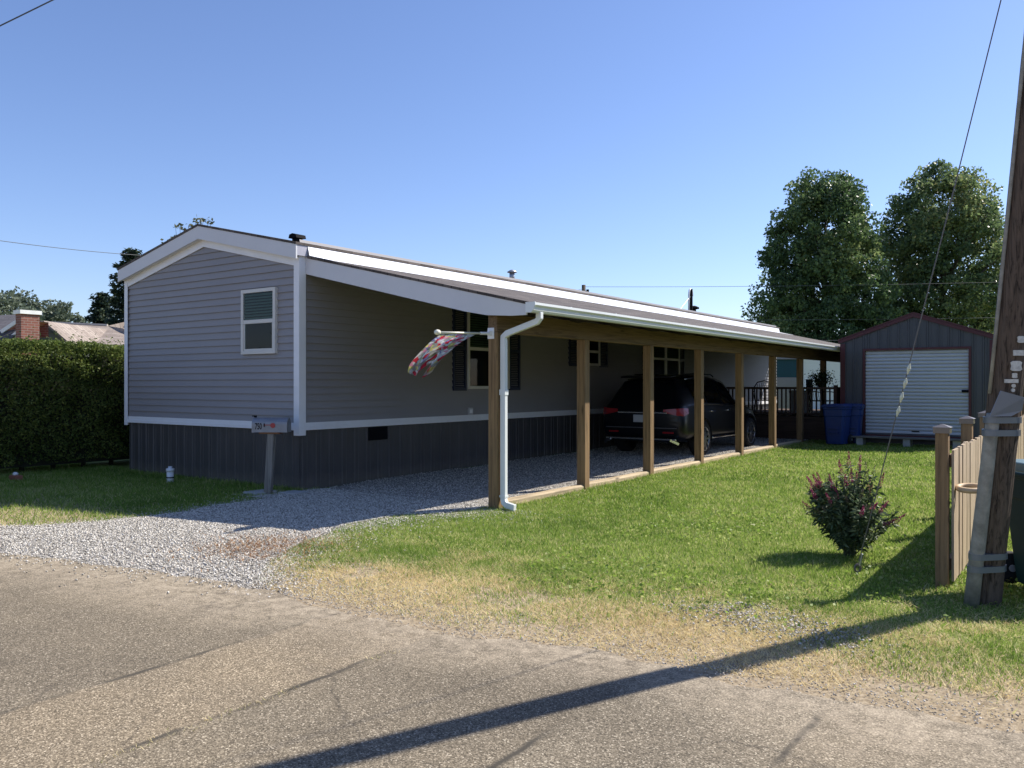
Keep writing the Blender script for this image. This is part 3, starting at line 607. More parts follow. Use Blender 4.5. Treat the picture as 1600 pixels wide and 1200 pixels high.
# rafters under the deck
for k in range(19):
    y = 0.75 + k * 1.19
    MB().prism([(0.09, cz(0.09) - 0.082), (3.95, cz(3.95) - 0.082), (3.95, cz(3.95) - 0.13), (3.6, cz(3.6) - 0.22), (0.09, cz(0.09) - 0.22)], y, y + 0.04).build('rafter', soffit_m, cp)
MB().prism([(0.05, cz(0.05) - 0.02), (4.0, cz(4.0) - 0.02), (4.0, 2.40), (3.78, 2.40), (3.4, 2.425), (3.05, 2.49), (0.05, 3.195)], RS0 - 0.022, RS0 - 0.001).build('rake_board', fascia_m, cp)
fl = MB().prism([(0.089, ze - 0.045), (0.094, ze - 0.045), (0.13, cz(0.13) + 0.016), (0.62, cz(0.62) + 0.012), (0.62, cz(0.62) + 0.006), (0.12, cz(0.12) + 0.006)], RS0 - 0.02, HL).build('flashing', flash_m, cp)
gp = [(4.0, 2.545), (4.0, 2.43), (4.08, 2.43), (4.10, 2.455), (4.105, 2.49), (4.13, 2.515), (4.13, 2.545), (4.122, 2.545), (4.122, 2.52), (4.095, 2.495), (4.09, 2.46), (4.075, 2.44), (4.006, 2.44), (4.006, 2.545)]
gu = MB().prism(gp, RS0 - 0.03, RS1).build('gutter', gutter_m, cp)
MB().prism([(4.0, 2.55), (4.0, 2.425), (4.082, 2.425), (4.112, 2.455), (4.14, 2.512), (4.14, 2.55)], RS0 - 0.045, RS0 - 0.031).build('end_cap', gutter_m, gu)
for k in range(18): MB().box(4.002, 4.128, 0.9 + k * 1.2, 0.925 + k * 1.2, 2.546, 2.551).build('gutter_hanger', gutter_m, gu)
MB().box(4.004, 4.012, RS0, RS1, 2.548, 2.556).build('drip_edge', gutter_m, gu)
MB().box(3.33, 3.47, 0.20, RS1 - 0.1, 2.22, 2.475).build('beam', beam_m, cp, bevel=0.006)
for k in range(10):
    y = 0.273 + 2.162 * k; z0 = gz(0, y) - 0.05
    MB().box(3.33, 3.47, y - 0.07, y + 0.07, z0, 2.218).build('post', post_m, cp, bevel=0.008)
    if k < 6:
        jit = random.uniform(-0.01, 0.01)
        prof = [(3.34, 0), (3.34, 0.06), (3.36, 0.085), (3.44, 0.085), (3.46, 0.06), (3.46, 0)]
        a = y + 0.075; c = y + 2.162 - 0.075; zz = gz(0, y + 1)
        MB().prism([(px + jit, pz + zz) for px, pz in prof], a, c).build('edging_timber', pine_y, cp)
# downspout: drop outlet, two elbows, straight pipe with a seam band, foot elbow
def rect_path(pts, wx, wy):
    b = MB()
    ring = []
    pts = [Vector(p) for p in pts]
    for i, p in enumerate(pts):
        d = (pts[min(i + 1, len(pts) - 1)] - pts[max(i - 1, 0)]).normalized()
        u = Vector((0, 1, 0)); v = d.cross(u).normalized()
        k = len(b.v)
        for (sa, sb) in ((-1, -1), (1, -1), (1, 1), (-1, 1)): b.v.append(tuple(p + u * sa * wy / 2 + v * sb * wx / 2))
        if i:
            for j in range(4): b.f.append([k - 4 + j, k - 4 + (j + 1) % 4, k + (j + 1) % 4, k + j])
    b.f.append([0, 1, 2, 3]); n = len(b.v); b.f.append([n - 4, n - 3, n - 2, n - 1]); return b
dsx = 3.525
ds = rect_path([(4.06, 0.27, 2.44), (4.06, 0.27, 2.37), (4.03, 0.27, 2.33), (3.58, 0.27, 2.20), (dsx, 0.27, 2.16), (dsx, 0.27, 2.09), (dsx, 0.27, 0.14), (dsx + 0.015, 0.26, 0.09), (dsx + 0.06, 0.25, 0.06), (dsx + 0.22, 0.20, 0.045)], 0.075, 0.06).build('downspout', gutter_m, cp, bevel=0.006)
MB().box(dsx - 0.044, dsx + 0.044, 0.233, 0.307, 1.43, 1.50).build('seam_band', gutter_m, ds)
MB().box(dsx - 0.044, dsx + 0.044, 0.233, 0.307, 0.15, 0.175).build('seam_band', gutter_m, ds)

# ------------------------------------------------------------------ flag on the first post
fz = 2.205
fl = thing('house_flag', 'floral garden flag blown from a white pole on the first carport post', 'flag', (3.38, 0.20, fz))
MB().box(3.33, 3.43, 0.188, 0.199, fz - 0.07, fz + 0.07).box(3.36, 3.40, 0.14, 0.188, fz - 0.03, fz + 0.03).build('bracket', white_m, fl, bevel=0.004)
MB().tube([(3.38, 0.19, fz), (3.38, -0.02, fz - 0.01)], 0.019, 10).build('pole_socket', white_m, fl)
MB().tube([(3.38, -0.02, fz - 0.01), (3.38, -0.82, fz - 0.04)], 0.013, 10).lathe((3.38, -0.82, fz - 0.04), [(0.012, 0.03), (0.03, 0.01), (0.034, -0.015), (0.026, -0.045), (0.008, -0.055)], 12, 'y').build('flag_pole', mat('cream_pole', (0.75, 0.72, 0.58), 0.4), fl, True)
def flag_mat():
    m, t, b = nodes_of('floral_print'); L = t.links.new
    uv = N(t, 'ShaderNodeTexCoord')
    nz = N(t, 'ShaderNodeTexNoise', Scale=9.0, Detail=3.0); L(uv.outputs['UV'], nz.inputs['Vector'])
    va = N(t, 'ShaderNodeVectorMath', operation='MULTIPLY_ADD'); L(nz.outputs['Color'], va.inputs[0]); va.inputs[1].default_value = (0.16, 0.16, 0); L(uv.outputs['UV'], va.inputs[2])
    v = N(t, 'ShaderNodeTexVoronoi', Scale=10.0); L(va.outputs[0], v.inputs['Vector'])
    sc = N(t, 'ShaderNodeSeparateColor'); L(v.outputs['Color'], sc.inputs[0])
    r = ramp(t, [(0.0, (0.70, 0.04, 0.07)), (0.15, (0.88, 0.86, 0.84)), (0.40, (0.45, 0.45, 0.42)), (0.58, (0.85, 0.74, 0.25)), (0.68, (0.88, 0.36, 0.48)), (0.78, (0.28, 0.27, 0.55)), (0.86, (0.80, 0.78, 0.78)), (0.94, (0.32, 0.36, 0.20))]); r.color_ramp.interpolation = 'CONSTANT'
    L(sc.outputs[0], r.inputs[0])
    e = ramp(t, [(0.34, (1, 1, 1)), (0.48, (0.55, 0.55, 0.50))]); L(v.outputs['Distance'], e.inputs[0])
    mx = N(t, 'ShaderNodeMixRGB', blend_type='MULTIPLY'); mx.inputs[0].default_value = 0.8; L(r.outputs[0], mx.inputs[1]); L(e.outputs[0], mx.inputs[2])
    L(mx.outputs[0], b.inputs['Base Color']); b.inputs['Roughness'].default_value = 0.8
    tr = N(t, 'ShaderNodeBsdfTranslucent'); L(mx.outputs[0], tr.inputs[0]); ms_ = N(t, 'ShaderNodeMixShader'); ms_.inputs[0].default_value = 0.75
    L(b.outputs[0], ms_.inputs[1]); L(tr.outputs[0], ms_.inputs[2]); L(ms_.outputs[0], t.nodes['Material Output'].inputs[0])
    return m
nu, nv = 40, 44; V = []; UV = []
for j in range(nv + 1):
    v = j / nv
    for i in range(nu + 1):
        u = i / nu
        base = Vector((3.38, -0.12 - 0.64 * u, fz - 0.03 - 0.02 * u))
        drop = Vector((-0.42, -0.20, -0.13)).lerp(Vector((-0.28, -0.24, -0.46)), 0.35 + 0.45 * v * v)
        c = base + drop * (v * 1.15) * (0.92 + 0.12 * u)
        gather = Vector((3.38, -0.50, fz)) + drop * v
        c = c.lerp(Vector((c.x, gather.y + (c.y - gather.y) * 0.62, c.z)), v * 0.95)
        wv_ = 0.060 * v * math.sin(u * 14 + v * 3.0) + 0.045 * v * math.sin(u * 6 - v * 9)
        c += Vector((0.75, 0.1, 0.35)) * wv_
        c += Vector((-0.05, -0.02, -0.07)) * (v ** 3) * math.sin(u * 9.5 + 0.6)
        V.append(c); UV.append((u, v * 1.4))
Fs = [(j * (nu + 1) + i, j * (nu + 1) + i + 1, (j + 1) * (nu + 1) + i + 1, (j + 1) * (nu + 1) + i) for j in range(nv) for i in range(nu)]
cl = MB().add(V, Fs).build('cloth', flag_mat(), fl, True)
uvl = cl.data.uv_layers.new(name='UVMap')
for lp in cl.data.loops: uvl.data[lp.index].uv = UV[lp.vertex_index]

# ------------------------------------------------------------------ mailbox
mbx, mby = -0.05, -0.50
mb = thing('mailbox', 'dented grey metal mailbox numbered 750 on a weathered wooden post', 'mailbox', (mbx, mby, 0))
grey_wood = wood('weathered_grey_wood', (0.22, 0.205, 0.18), 'z')
MB().bar((mbx - 0.02, mby, -0.02), (mbx + 0.035, mby, 0.87), 0.10, 0.095).build('post', grey_wood, mb, bevel=0.006)
MB().box(mbx - 0.13, mbx + 0.17, mby - 0.06, mby + 0.06, 0.86, 0.885).build('mounting_board', wood('rust_board', (0.22, 0.11, 0.06), 'x'), mb)
mailm = mat('mailbox_grey', (0.24, 0.255, 0.285), 0.42, metal=0.35, var=0.15, scale=9.0, dirt=(0.2, 0.2, 0.21))
prof = [(-0.085, 0.885), (0.085, 0.885), (0.085, 1.005)] + [(0.085 * math.cos(a), 1.005 + 0.085 * math.sin(a)) for a in [math.pi * k / 12 for k in range(1, 12)]] + [(-0.085, 1.005)]
bx = MB().prism([(mby + p, q) for p, q in prof], mbx - 0.20, mbx + 0.29, 'x').build('box', mailm, mb)
dr = MB().prism([(mby + p * 1.045, 0.885 + (q - 0.885) * 1.03 - 0.004) for p, q in prof], mbx - 0.225, mbx - 0.19, 'x').build('door', mailm, mb)
MB().box(mbx - 0.222, mbx - 0.19, mby - 0.016, mby + 0.016, 1.094, 1.12).box(mbx - 0.25, mbx - 0.222, mby - 0.012, mby + 0.012, 1.105, 1.12).build('latch', black_m, dr)
fm = mat('faded_red_flag', (0.38, 0.05, 0.05), 0.5)
ff = MB().box(mbx - 0.035, mbx + 0.06, mby - 0.094, mby - 0.089, 0.984, 0.994).lathe((mbx + 0.085, mby - 0.092, 0.983), [(0.036, -0.003), (0.036, 0.003)], 14, 'y').build('signal_flag', fm, mb)
MB().box(mbx - 0.046, mbx - 0.034, mby - 0.10, mby - 0.086, 0.965, 1.01).build('flag_pivot', black_m, ff)
def text_mesh(s, size, name, m, parent, loc, rot, extr=0.001):
    cu = bpy.data.curves.new(name, 'FONT'); cu.body = s; cu.size = size; cu.extrude = extr; cu.align_x = 'CENTER'; cu.align_y = 'CENTER'; cu.offset = size * 0.012
    o = bpy.data.objects.new(name, cu); COL.objects.link(o)
    me = bpy.data.meshes.new_from_object(o.evaluated_get(bpy.context.evaluated_depsgraph_get())); bpy.data.objects.remove(o)
    me.name = name; ob_ = finish(me, name, m, parent); ob_.location = Vector(loc) - ORG[parent.name]; ob_.rotation_euler = rot; return ob_
num = text_mesh('750', 0.125, 'house_number', black_m, bx, (mbx - 0.128, mby - 0.0875, 0.965), (R(90), 0, 0)); num.scale = (0.55, 1, 1)
mb.rotation_euler = (0, 0, R(30))
tag(MB().box(-0.36, -0.06, -0.72, -0.36, 0, 0.035).build('concrete_slab', conc_m, None, bevel=0.01), 'flat concrete slab in the grass left of the mailbox post', 'slab', 'flat slabs by the mailbox')
tag(MB().box(0.06, 0.36, -0.42, -0.14, 0, 0.03).build('concrete_slab', conc_m, None, bevel=0.01), 'flat concrete slab between the mailbox post and the skirting corner', 'slab', 'flat slabs by the mailbox')

# white cleanout pipe and bricks in the left lawn
pp = at(266, 13.3); ct = thing('cleanout_pipe', 'short white plastic cleanout pipe standing in the shaded grass', 'pipe', (pp.x, pp.y, 0))
pvc = mat('white_plastic_pipe', (0.72, 0.73, 0.74), 0.4)
MB().lathe((pp.x, pp.y, 0), [(0.055, -0.02), (0.055, 0.17)], 16).build('pipe', pvc, ct, True)
MB().lathe((pp.x, pp.y, 0), [(0.058, 0.062), (0.058, 0.082)], 16).build('band', black_m, ct, True)
MB().lathe((pp.x, pp.y, 0.165), [(0.064, 0), (0.064, 0.05), (0.03, 0.055), (0.03, 0.085)], 16).build('cap', pvc, ct, True)
pb = at(25, 13.6)
tag(MB().box(pb.x - 0.11, pb.x + 0.11, pb.y - 0.06, pb.y + 0.06, 0, 0.075).build('brick', brickwork('red_brick_small', (0.20, 0.07, 0.045), (0.28, 0.11, 0.07), (0.28, 0.11, 0.07)), None, bevel=0.006), 'old red brick lying in the grass before the hedge', 'brick')
st = MB().lathe((pb.x - 0.02, pb.y, 0.075), [(0.04, 0), (0.045, 0.02), (0.03, 0.045), (0.01, 0.05)], 9)
tag(st.build('white_stone', mat('white_stone', (0.7, 0.7, 0.68), 0.8), None, True), 'small white stone sitting on the old brick', 'stone')

# ------------------------------------------------------------------ dark car under the carport
CX, CY0 = 1.82, 7.45; cg = gz(0, 9)
car = thing('parked_suv', 'black sport utility vehicle parked nose-in under the carport', 'car', (CX, CY0, cg))
paint = mat('black_car_paint', (0.004, 0.005, 0.008), 0.3, metal=0.0, var=0.05, spec=0.25, coat=0.1)
cglass = mat('privacy_glass', (0.004, 0.005, 0.007), 0.04, var=0.0, spec=0.6)
chrome = mat('chrome_trim', (0.75, 0.76, 0.78), 0.15, metal=1.0, var=0.02)
tyre_m = mat('tyre_rubber', (0.014, 0.014, 0.015), 0.85, var=0.2)
alloy = mat('alloy_rim', (0.40, 0.41, 0.43), 0.3, metal=0.9, var=0.04)
red_l = mat('tail_lamp_red', (0.26, 0.008, 0.014), 0.2, var=0.05, coat=0.3)
ST = [(0.00, .46, .90, .78, .95, .70, .84), (0.07, .36, 1.02, .86, 1.09, .74, .93), (0.22, .30, 1.07, .90, 1.34, .69, .955), (0.42, .28, 1.08, .91, 1.60, .62, .96), (0.60, .28, 1.08, .915, 1.665, .61, .96),
      (1.1, .27, 1.08, .92, 1.71, .62, .96), (1.7, .27, 1.06, .92, 1.72, .62, .955), (2.4, .27, 1.03, .92, 1.70, .61, .955), (2.85, .27, 1.02, .92, 1.62, .60, .955), (3.25, .27, 1.01, .91, 1.38, .63, .955),
      (3.60, .28, 1.00, .90, 1.10, .70, .95), (4.1, .28, .96, .87, 1.04, .66, .94), (4.5, .30, .88, .82, .93, .58, .90), (4.72, .34, .76, .74, .80, .50, .84), (4.80, .42, .66, .66, .68, .45, .74)]
def sect(s):
    y, zb, zs, ws, zt, wt, wm = s
    h = [(0, zb), (wm * .75, zb), (wm - .02, zb + .10), (wm, zb + .24), (wm, (zb + zs) / 2 + .06), (ws + .03, zs - .09), (ws, zs), (ws + (wt - ws) * .5, zs + (zt - zs) * .5), (wt, zt - .05 * min(1, (zt - zs) / .3)), (wt * .82, zt), (0, zt + .012)]
    return h
b = MB(); ring = None; K = 11
for s in ST:
    h = sect(s); full = [(x, z) for x, z in h] + [(-x, z) for x, z in h[-2:0:-1]]
    k = len(b.v); n = len(full)
    for x, z in full: b.v.append((CX + x, CY0 + s[0], cg + z))
    if ring is not None:
        for j in range(n): b.f.append([ring + j, ring + (j + 1) % n, k + (j + 1) % n, k + j])
    ring = k
b.f.append(list(range(n))); b.f.append([ring + j for j in range(n)])
body = b.build('body', paint, car, True, sub=2)
def shell_pt(s, f, off):
    y, zb, zs, ws, zt, wt, wm = s
    return (ws + (wt - ws) * f + off, zs + (zt - zs) * f + off * 0.3)
def lerp_st(y):
    for a, c in zip(ST, ST[1:]):
        if a[0] <= y <= c[0]:
            t = (y - a[0]) / (c[0] - a[0]); return tuple(p + (q - p) * t for p, q in zip(a, c))
def side_glass(y0, y1, sgn, f0=0.06, f1=0.84):
    g = MB(); n = 8; pts = []
    for i in range(n + 1):
        y = y0 + (y1 - y0) * i / n; s = lerp_st(y)
        for f in (f0, (f0 + f1) / 2, f1):
            x, z = shell_pt(s, f, 0.012); pts.append((CX + sgn * x, CY0 + y, cg + z))
    fs = [(i * 3 + j, i * 3 + j + 1, (i + 1) * 3 + j + 1, (i + 1) * 3 + j) for i in range(n) for j in range(2)]
    return g.add(pts, fs)
for sgn in (1, -1):
    for (y0, y1) in ((0.75, 1.32), (1.40, 2.22), (2.30, 3.10)): side_glass(y0, y1, sgn).build('side_window', cglass, car, True)
    tr = []
    for i in range(25):
        y = 0.72 + (3.15 - 0.72) * i / 24; x, z = shell_pt(lerp_st(y), 0.885, 0.016); tr.append((CX + sgn * x, CY0 + y, cg + z))
    MB().tube(tr, 0.008, 6).build('window_trim', chrome, car, True)
    MB().tube([(CX + sgn * (shell_pt(lerp_st(y), 0.01, 0.02)[0]), CY0 + y, cg + shell_pt(lerp_st(y), 0.01, 0)[1]) for y in np.linspace(0.75, 3.4, 14)], 0.008, 6).build('belt_trim', chrome, car, True)
    MB().tube([(CX + sgn * 0.60, CY0 + y, cg + z) for y, z in ((0.85, 1.69), (0.95, 1.715), (1.6, 1.735), (2.3, 1.725), (2.45, 1.68))], 0.016, 8).build('roof_rail', black_m, car, True)
    for y in (1.45, 2.40):
        MB().box(CX + sgn * 0.955 - 0.015, CX + sgn * 0.955 + 0.025, CY0 + y, CY0 + y + 0.20, cg + 0.915, cg + 0.945).build('door_handle', chrome, car, bevel=0.008)
    MB().obox((CX + sgn * 1.02, CY0 + 3.02, cg + 1.09), (1, 0.1, 0), (0, 1, 0), (0, 0, 1), 0.10, 0.055, 0.07).build('wing_mirror', paint, car, True, bevel=0.025)
    MB().box(CX + sgn * 0.93 - 0.03, CX + sgn * 0.93 + 0.03, CY0 + 1.55, CY0 + 3.30, cg + 0.34, cg + 0.375).build('sill_trim', chrome, car, bevel=0.01)
    # lamps wrap the rear corners
    MB().add([(CX + sgn * 0.52, CY0 - 0.008, cg + 0.99), (CX + sgn * 0.80, CY0 + 0.012, cg + 1.01), (CX + sgn * 0.915, CY0 + 0.10, cg + 1.02), (CX + sgn * 0.945, CY0 + 0.28, cg + 1.01), (CX + sgn * 0.52, CY0 - 0.012, cg + 0.93), (CX + sgn * 0.80, CY0 + 0.0, cg + 0.87), (CX + sgn * 0.935, CY0 + 0.09, cg + 0.86), (CX + sgn * 0.968, CY0 + 0.24, cg + 0.90)],
             [(0, 1, 5, 4), (1, 2, 6, 5), (2, 3, 7, 6)]).build('tail_lamp', red_l, car)
    MB().box(CX + sgn * 0.62 - 0.11, CX + sgn * 0.62 + 0.11, CY0 - 0.012, CY0 + 0.05, cg + 0.50, cg + 0.535).build('reflector', red_l, car)
    MB().bar((CX + sgn * 0.68, CY0 - 0.02, cg + 0.37), (CX + sgn * 0.84, CY0 + 0.05, cg + 0.29), 0.05, 0.05).build('exhaust_trim', chrome, car)
    for y in (1.05, 3.90):
        whl = MB().lathe((CX + sgn * 0.865, CY0 + y, cg + 0.355), [(0.24, -0.12), (0.33, -0.12), (0.355, -0.09), (0.355, 0.09), (0.33, 0.118), (0.25, 0.12), (0.245, 0.08)], 32, 'x').build('wheel', tyre_m, car, True)
        rim = MB(); xo = CX + sgn * (0.865 + 0.112)
        for k in range(10):
            a = 2 * math.pi * k / 10; u = Vector((0, math.cos(a), math.sin(a)))
            rim.bar(Vector((xo, CY0 + y, cg + 0.355)) + u * 0.03, Vector((xo, CY0 + y, cg + 0.355)) + u * 0.245, 0.035, 0.02, (1, 0, 0))
        rim.lathe((xo, CY0 + y, cg + 0.355), [(0.05, -0.012), (0.05, 0.018)], 12, 'x').tube([(xo, CY0 + y + 0.245 * math.cos(q), cg + 0.355 + 0.245 * math.sin(q)) for q in np.linspace(0, 2 * math.pi, 33)], 0.012, 6, False)
        rim.build('rim', alloy, whl)
        MB().tube([(CX + sgn * 0.945, CY0 + y + 0.42 * math.cos(q), cg + 0.355 + 0.42 * math.sin(q)) for q in np.linspace(-0.15, math.pi + 0.15, 20)], 0.035, 8).build('wheel_arch', black_m, car, True)
MB().add([(CX - 0.66, CY0 + 0.13, cg + 1.12), (CX + 0.66, CY0 + 0.13, cg + 1.12), (CX + 0.58, CY0 + 0.40, cg + 1.57), (CX - 0.58, CY0 + 0.40, cg + 1.57)], [(0, 1, 2, 3)]).build('rear_window', cglass, car)
MB().obox((CX, CY0 + 0.36, cg + 1.67), (1, 0, 0), (0, 1, 0.1), (0, 0, 1), 0.58, 0.14, 0.018).build('rear_spoiler', paint, car, bevel=0.01)
MB().box(CX - 0.52, CX + 0.60, CY0 - 0.022, CY0 + 0.02, cg + 0.905, cg + 0.935).build('tailgate_trim', chrome, car, bevel=0.008)
lp = MB().box(CX - 0.155, CX + 0.155, CY0 - 0.02, CY0 + 0.01, cg + 0.72, cg + 0.875).build('licence_plate', mat('plate_white', (0.42, 0.44, 0.48), 0.5), car, bevel=0.006)
MB().box(CX - 0.80, CX + 0.80, CY0 - 0.03, CY0 + 0.03, cg + 0.36, cg + 0.40).build('bumper_trim', chrome, car, bevel=0.01)
MB().box(CX - 0.80, CX + 0.80, CY0 - 0.028, CY0 + 0.03, cg + 0.60, cg + 0.615).build('bumper_line', mat('grey_plastic', (0.10, 0.10, 0.11), 0.4), car)

# ------------------------------------------------------------------ shed with roll-up door
SY0 = 14.0; SX0, SX1 = 4.22, 7.60; sgz = 0.10
shed = thing('storage_shed', 'blue grey metal shed with maroon trim and a white roll-up door', 'shed', ((SX0 + SX1) / 2, SY0, sgz))
shed_m = mat('slate_blue_metal', (0.076, 0.075, 0.080), 0.5, metal=0.0, var=0.12, scale=2.0, stretch=(3, 3, 0.4))
maroon = mat('maroon_metal_trim', (0.085, 0.018, 0.022), 0.5, var=0.12)
door_m = mat('white_door_steel', (0.52, 0.53, 0.545), 0.45, metal=0.1, var=0.05, scale=1.5, dirt=(0.48, 0.50, 0.53))
SXm = (SX0 + SX1) / 2; PK = 3.30; EV = 2.70; SB = 0.26
DX0, DX1, DZ0, DZ1 = 4.80, 7.09, 0.36, 2.41
shz = lambda x: PK - (PK - EV) * abs(x - SXm) / (SXm - SX0)
# front wall: ribbed sheets left, right and above the door
b = MB()
def rib_panel(xa, xb, zb, ztop):
    pr = [(t, dd) for t, dd in ribs(xb - xa, 0.23, 0.018)]
    for (t0, d0), (t1, d1) in zip(pr, pr[1:]):
        x0, x1 = xa + t0, xa + t1
        b.add([(x0, SY0 - d0, zb), (x1, SY0 - d1, zb), (x1, SY0 - d1, ztop(x1)), (x0, SY0 - d0, ztop(x0))], [(0, 1, 2, 3)])
top = lambda x: shz(x) - 0.01
rib_panel(SX0, DX0, SB, top); rib_panel(DX1, SX1, SB, top); rib_panel(DX0, SXm, DZ1, top); rib_panel(SXm, DX1, DZ1, top)
b.build('front_wall', shed_m, shed)
MB().box(SX0, SX0 + 0.02, SY0 + 0.03, SY0 + 6.0, SB, EV).box(SX1 - 0.02, SX1, SY0 + 0.03, SY0 + 6.0, SB, EV).prism([(SX0, SB), (SX1, SB), (SX1, EV), (SXm, PK - 0.02), (SX0, EV)], SY0 + 5.98, SY0 + 6.0).build('side_wall', shed_m, shed)
MB().prism([(SX0 - 0.08, EV - 0.02), (SXm, PK), (SXm, PK + 0.03), (SX0 - 0.08, EV + 0.01)], SY0 - 0.06, SY0 + 6.1).prism([(SXm, PK), (SX1 + 0.08, EV - 0.02), (SX1 + 0.08, EV + 0.01), (SXm, PK + 0.03)], SY0 - 0.06, SY0 + 6.1).build('roof', maroon, shed)
MB().prism([(SX0 - 0.06, EV - 0.10), (SXm, PK - 0.09), (SX1 + 0.06, EV - 0.10), (SX1 + 0.06, EV - 0.022), (SXm, PK - 0.003), (SX0 - 0.06, EV - 0.022)], SY0 - 0.05, SY0 - 0.025).build('rake_trim', maroon, shed)
MB().box(SX0 - 0.02, SX0 + 0.10, SY0 - 0.04, SY0 - 0.02, SB - 0.03, EV - 0.10).build('corner_trim', maroon, shed)
MB().box(SX1 - 0.08, SX1 + 0.02, SY0 - 0.04, SY0 - 0.02, SB - 0.03, EV - 0.10).build('corner_trim', maroon, shed)
MB().box(SX0 + 0.10, SX1 - 0.08, SY0 - 0.038, SY0 - 0.02, SB - 0.03, SB + 0.06).build('base_trim', maroon, shed)
dfm = MB().box(DX0 - 0.055, DX0, SY0 - 0.045, SY0 + 0.1, SB + 0.06, DZ1 + 0.055).box(DX1, DX1 + 0.055, SY0 - 0.045, SY0 + 0.1, SB + 0.06, DZ1 + 0.055).box(DX0, DX1, SY0 - 0.045, SY0 + 0.1, DZ1, DZ1 + 0.055)
dfm.build('door_frame', maroon, shed)
MB().box(DX0, DX1, SY0 + 0.0, SY0 + 0.1, SB + 0.06, DZ0).build('door_sill', shed_m, shed)
b = MB(); nsl = 24; hh = (DZ1 - DZ0) / nsl; pz = []
for k in range(nsl):
    for q, dd in ((0, 0.030), (0.02, 0.0), (0.30, -0.006), (0.70, 0.002), (0.86, 0.030)): pz.append((DZ0 + (k + q) * hh, dd))
pz.append((DZ1, 0.030))
for (z0, d0), (z1, d1) in zip(pz, pz[1:]): b.add([(DX0, SY0 + 0.03 + d0, z0), (DX1, SY0 + 0.03 + d0, z0), (DX1, SY0 + 0.03 + d1, z1), (DX0, SY0 + 0.03 + d1, z1)], [(0, 1, 2, 3)])
rd = b.build('roll_up_door', door_m, shed)
MB().box(DX1 - 0.15, DX1 - 0.0, SY0 - 0.015, SY0 + 0.028, 1.38, 1.44).build('door_latch', black_m, rd, bevel=0.01)
MB().box(SXm - 0.05, SXm + 0.12, SY0 + 0.0, SY0 + 0.028, DZ0 + 0.05, DZ0 + 0.075).build('pull_handle', black_m, rd)
MB().box(DX0 + 0.01, DX1 - 0.01, SY0 + 0.012, SY0 + 0.028, DZ0 + 0.002, DZ0 + 0.035).build('bottom_bar', door_m, rd)
skid = wood('shed_skid_wood', (0.09, 0.075, 0.06), 'x')
for yy in (0.05, 2.9, 5.8): MB().box(SX0 + 0.05, SX1 - 0.05, SY0 + yy, SY0 + yy + 0.12, 0.05, SB - 0.03).build('skid', skid, shed)
MB().box(SX0 + 0.02, SX1 - 0.02, SY0 + 0.02, SY0 + 5.95, SB - 0.028, SB - 0.002).build('floor', skid, shed)
bench = thing('low_plank_step', 'low grey plank step on blocks before the shed door', 'step', (5.9, 13.45, 0.09))
MB().box(4.62, 7.15, 13.20, 13.42, 0.27, 0.305).box(4.62, 7.15, 13.43, 13.62, 0.27, 0.305).build('plank', wood('grey_plank', (0.17, 0.155, 0.135), 'x'), bench)
for xx in (4.75, 5.8, 6.85): MB().box(xx, xx + 0.15, 13.25, 13.6, 0.06, 0.268).build('block', conc_m, bench)

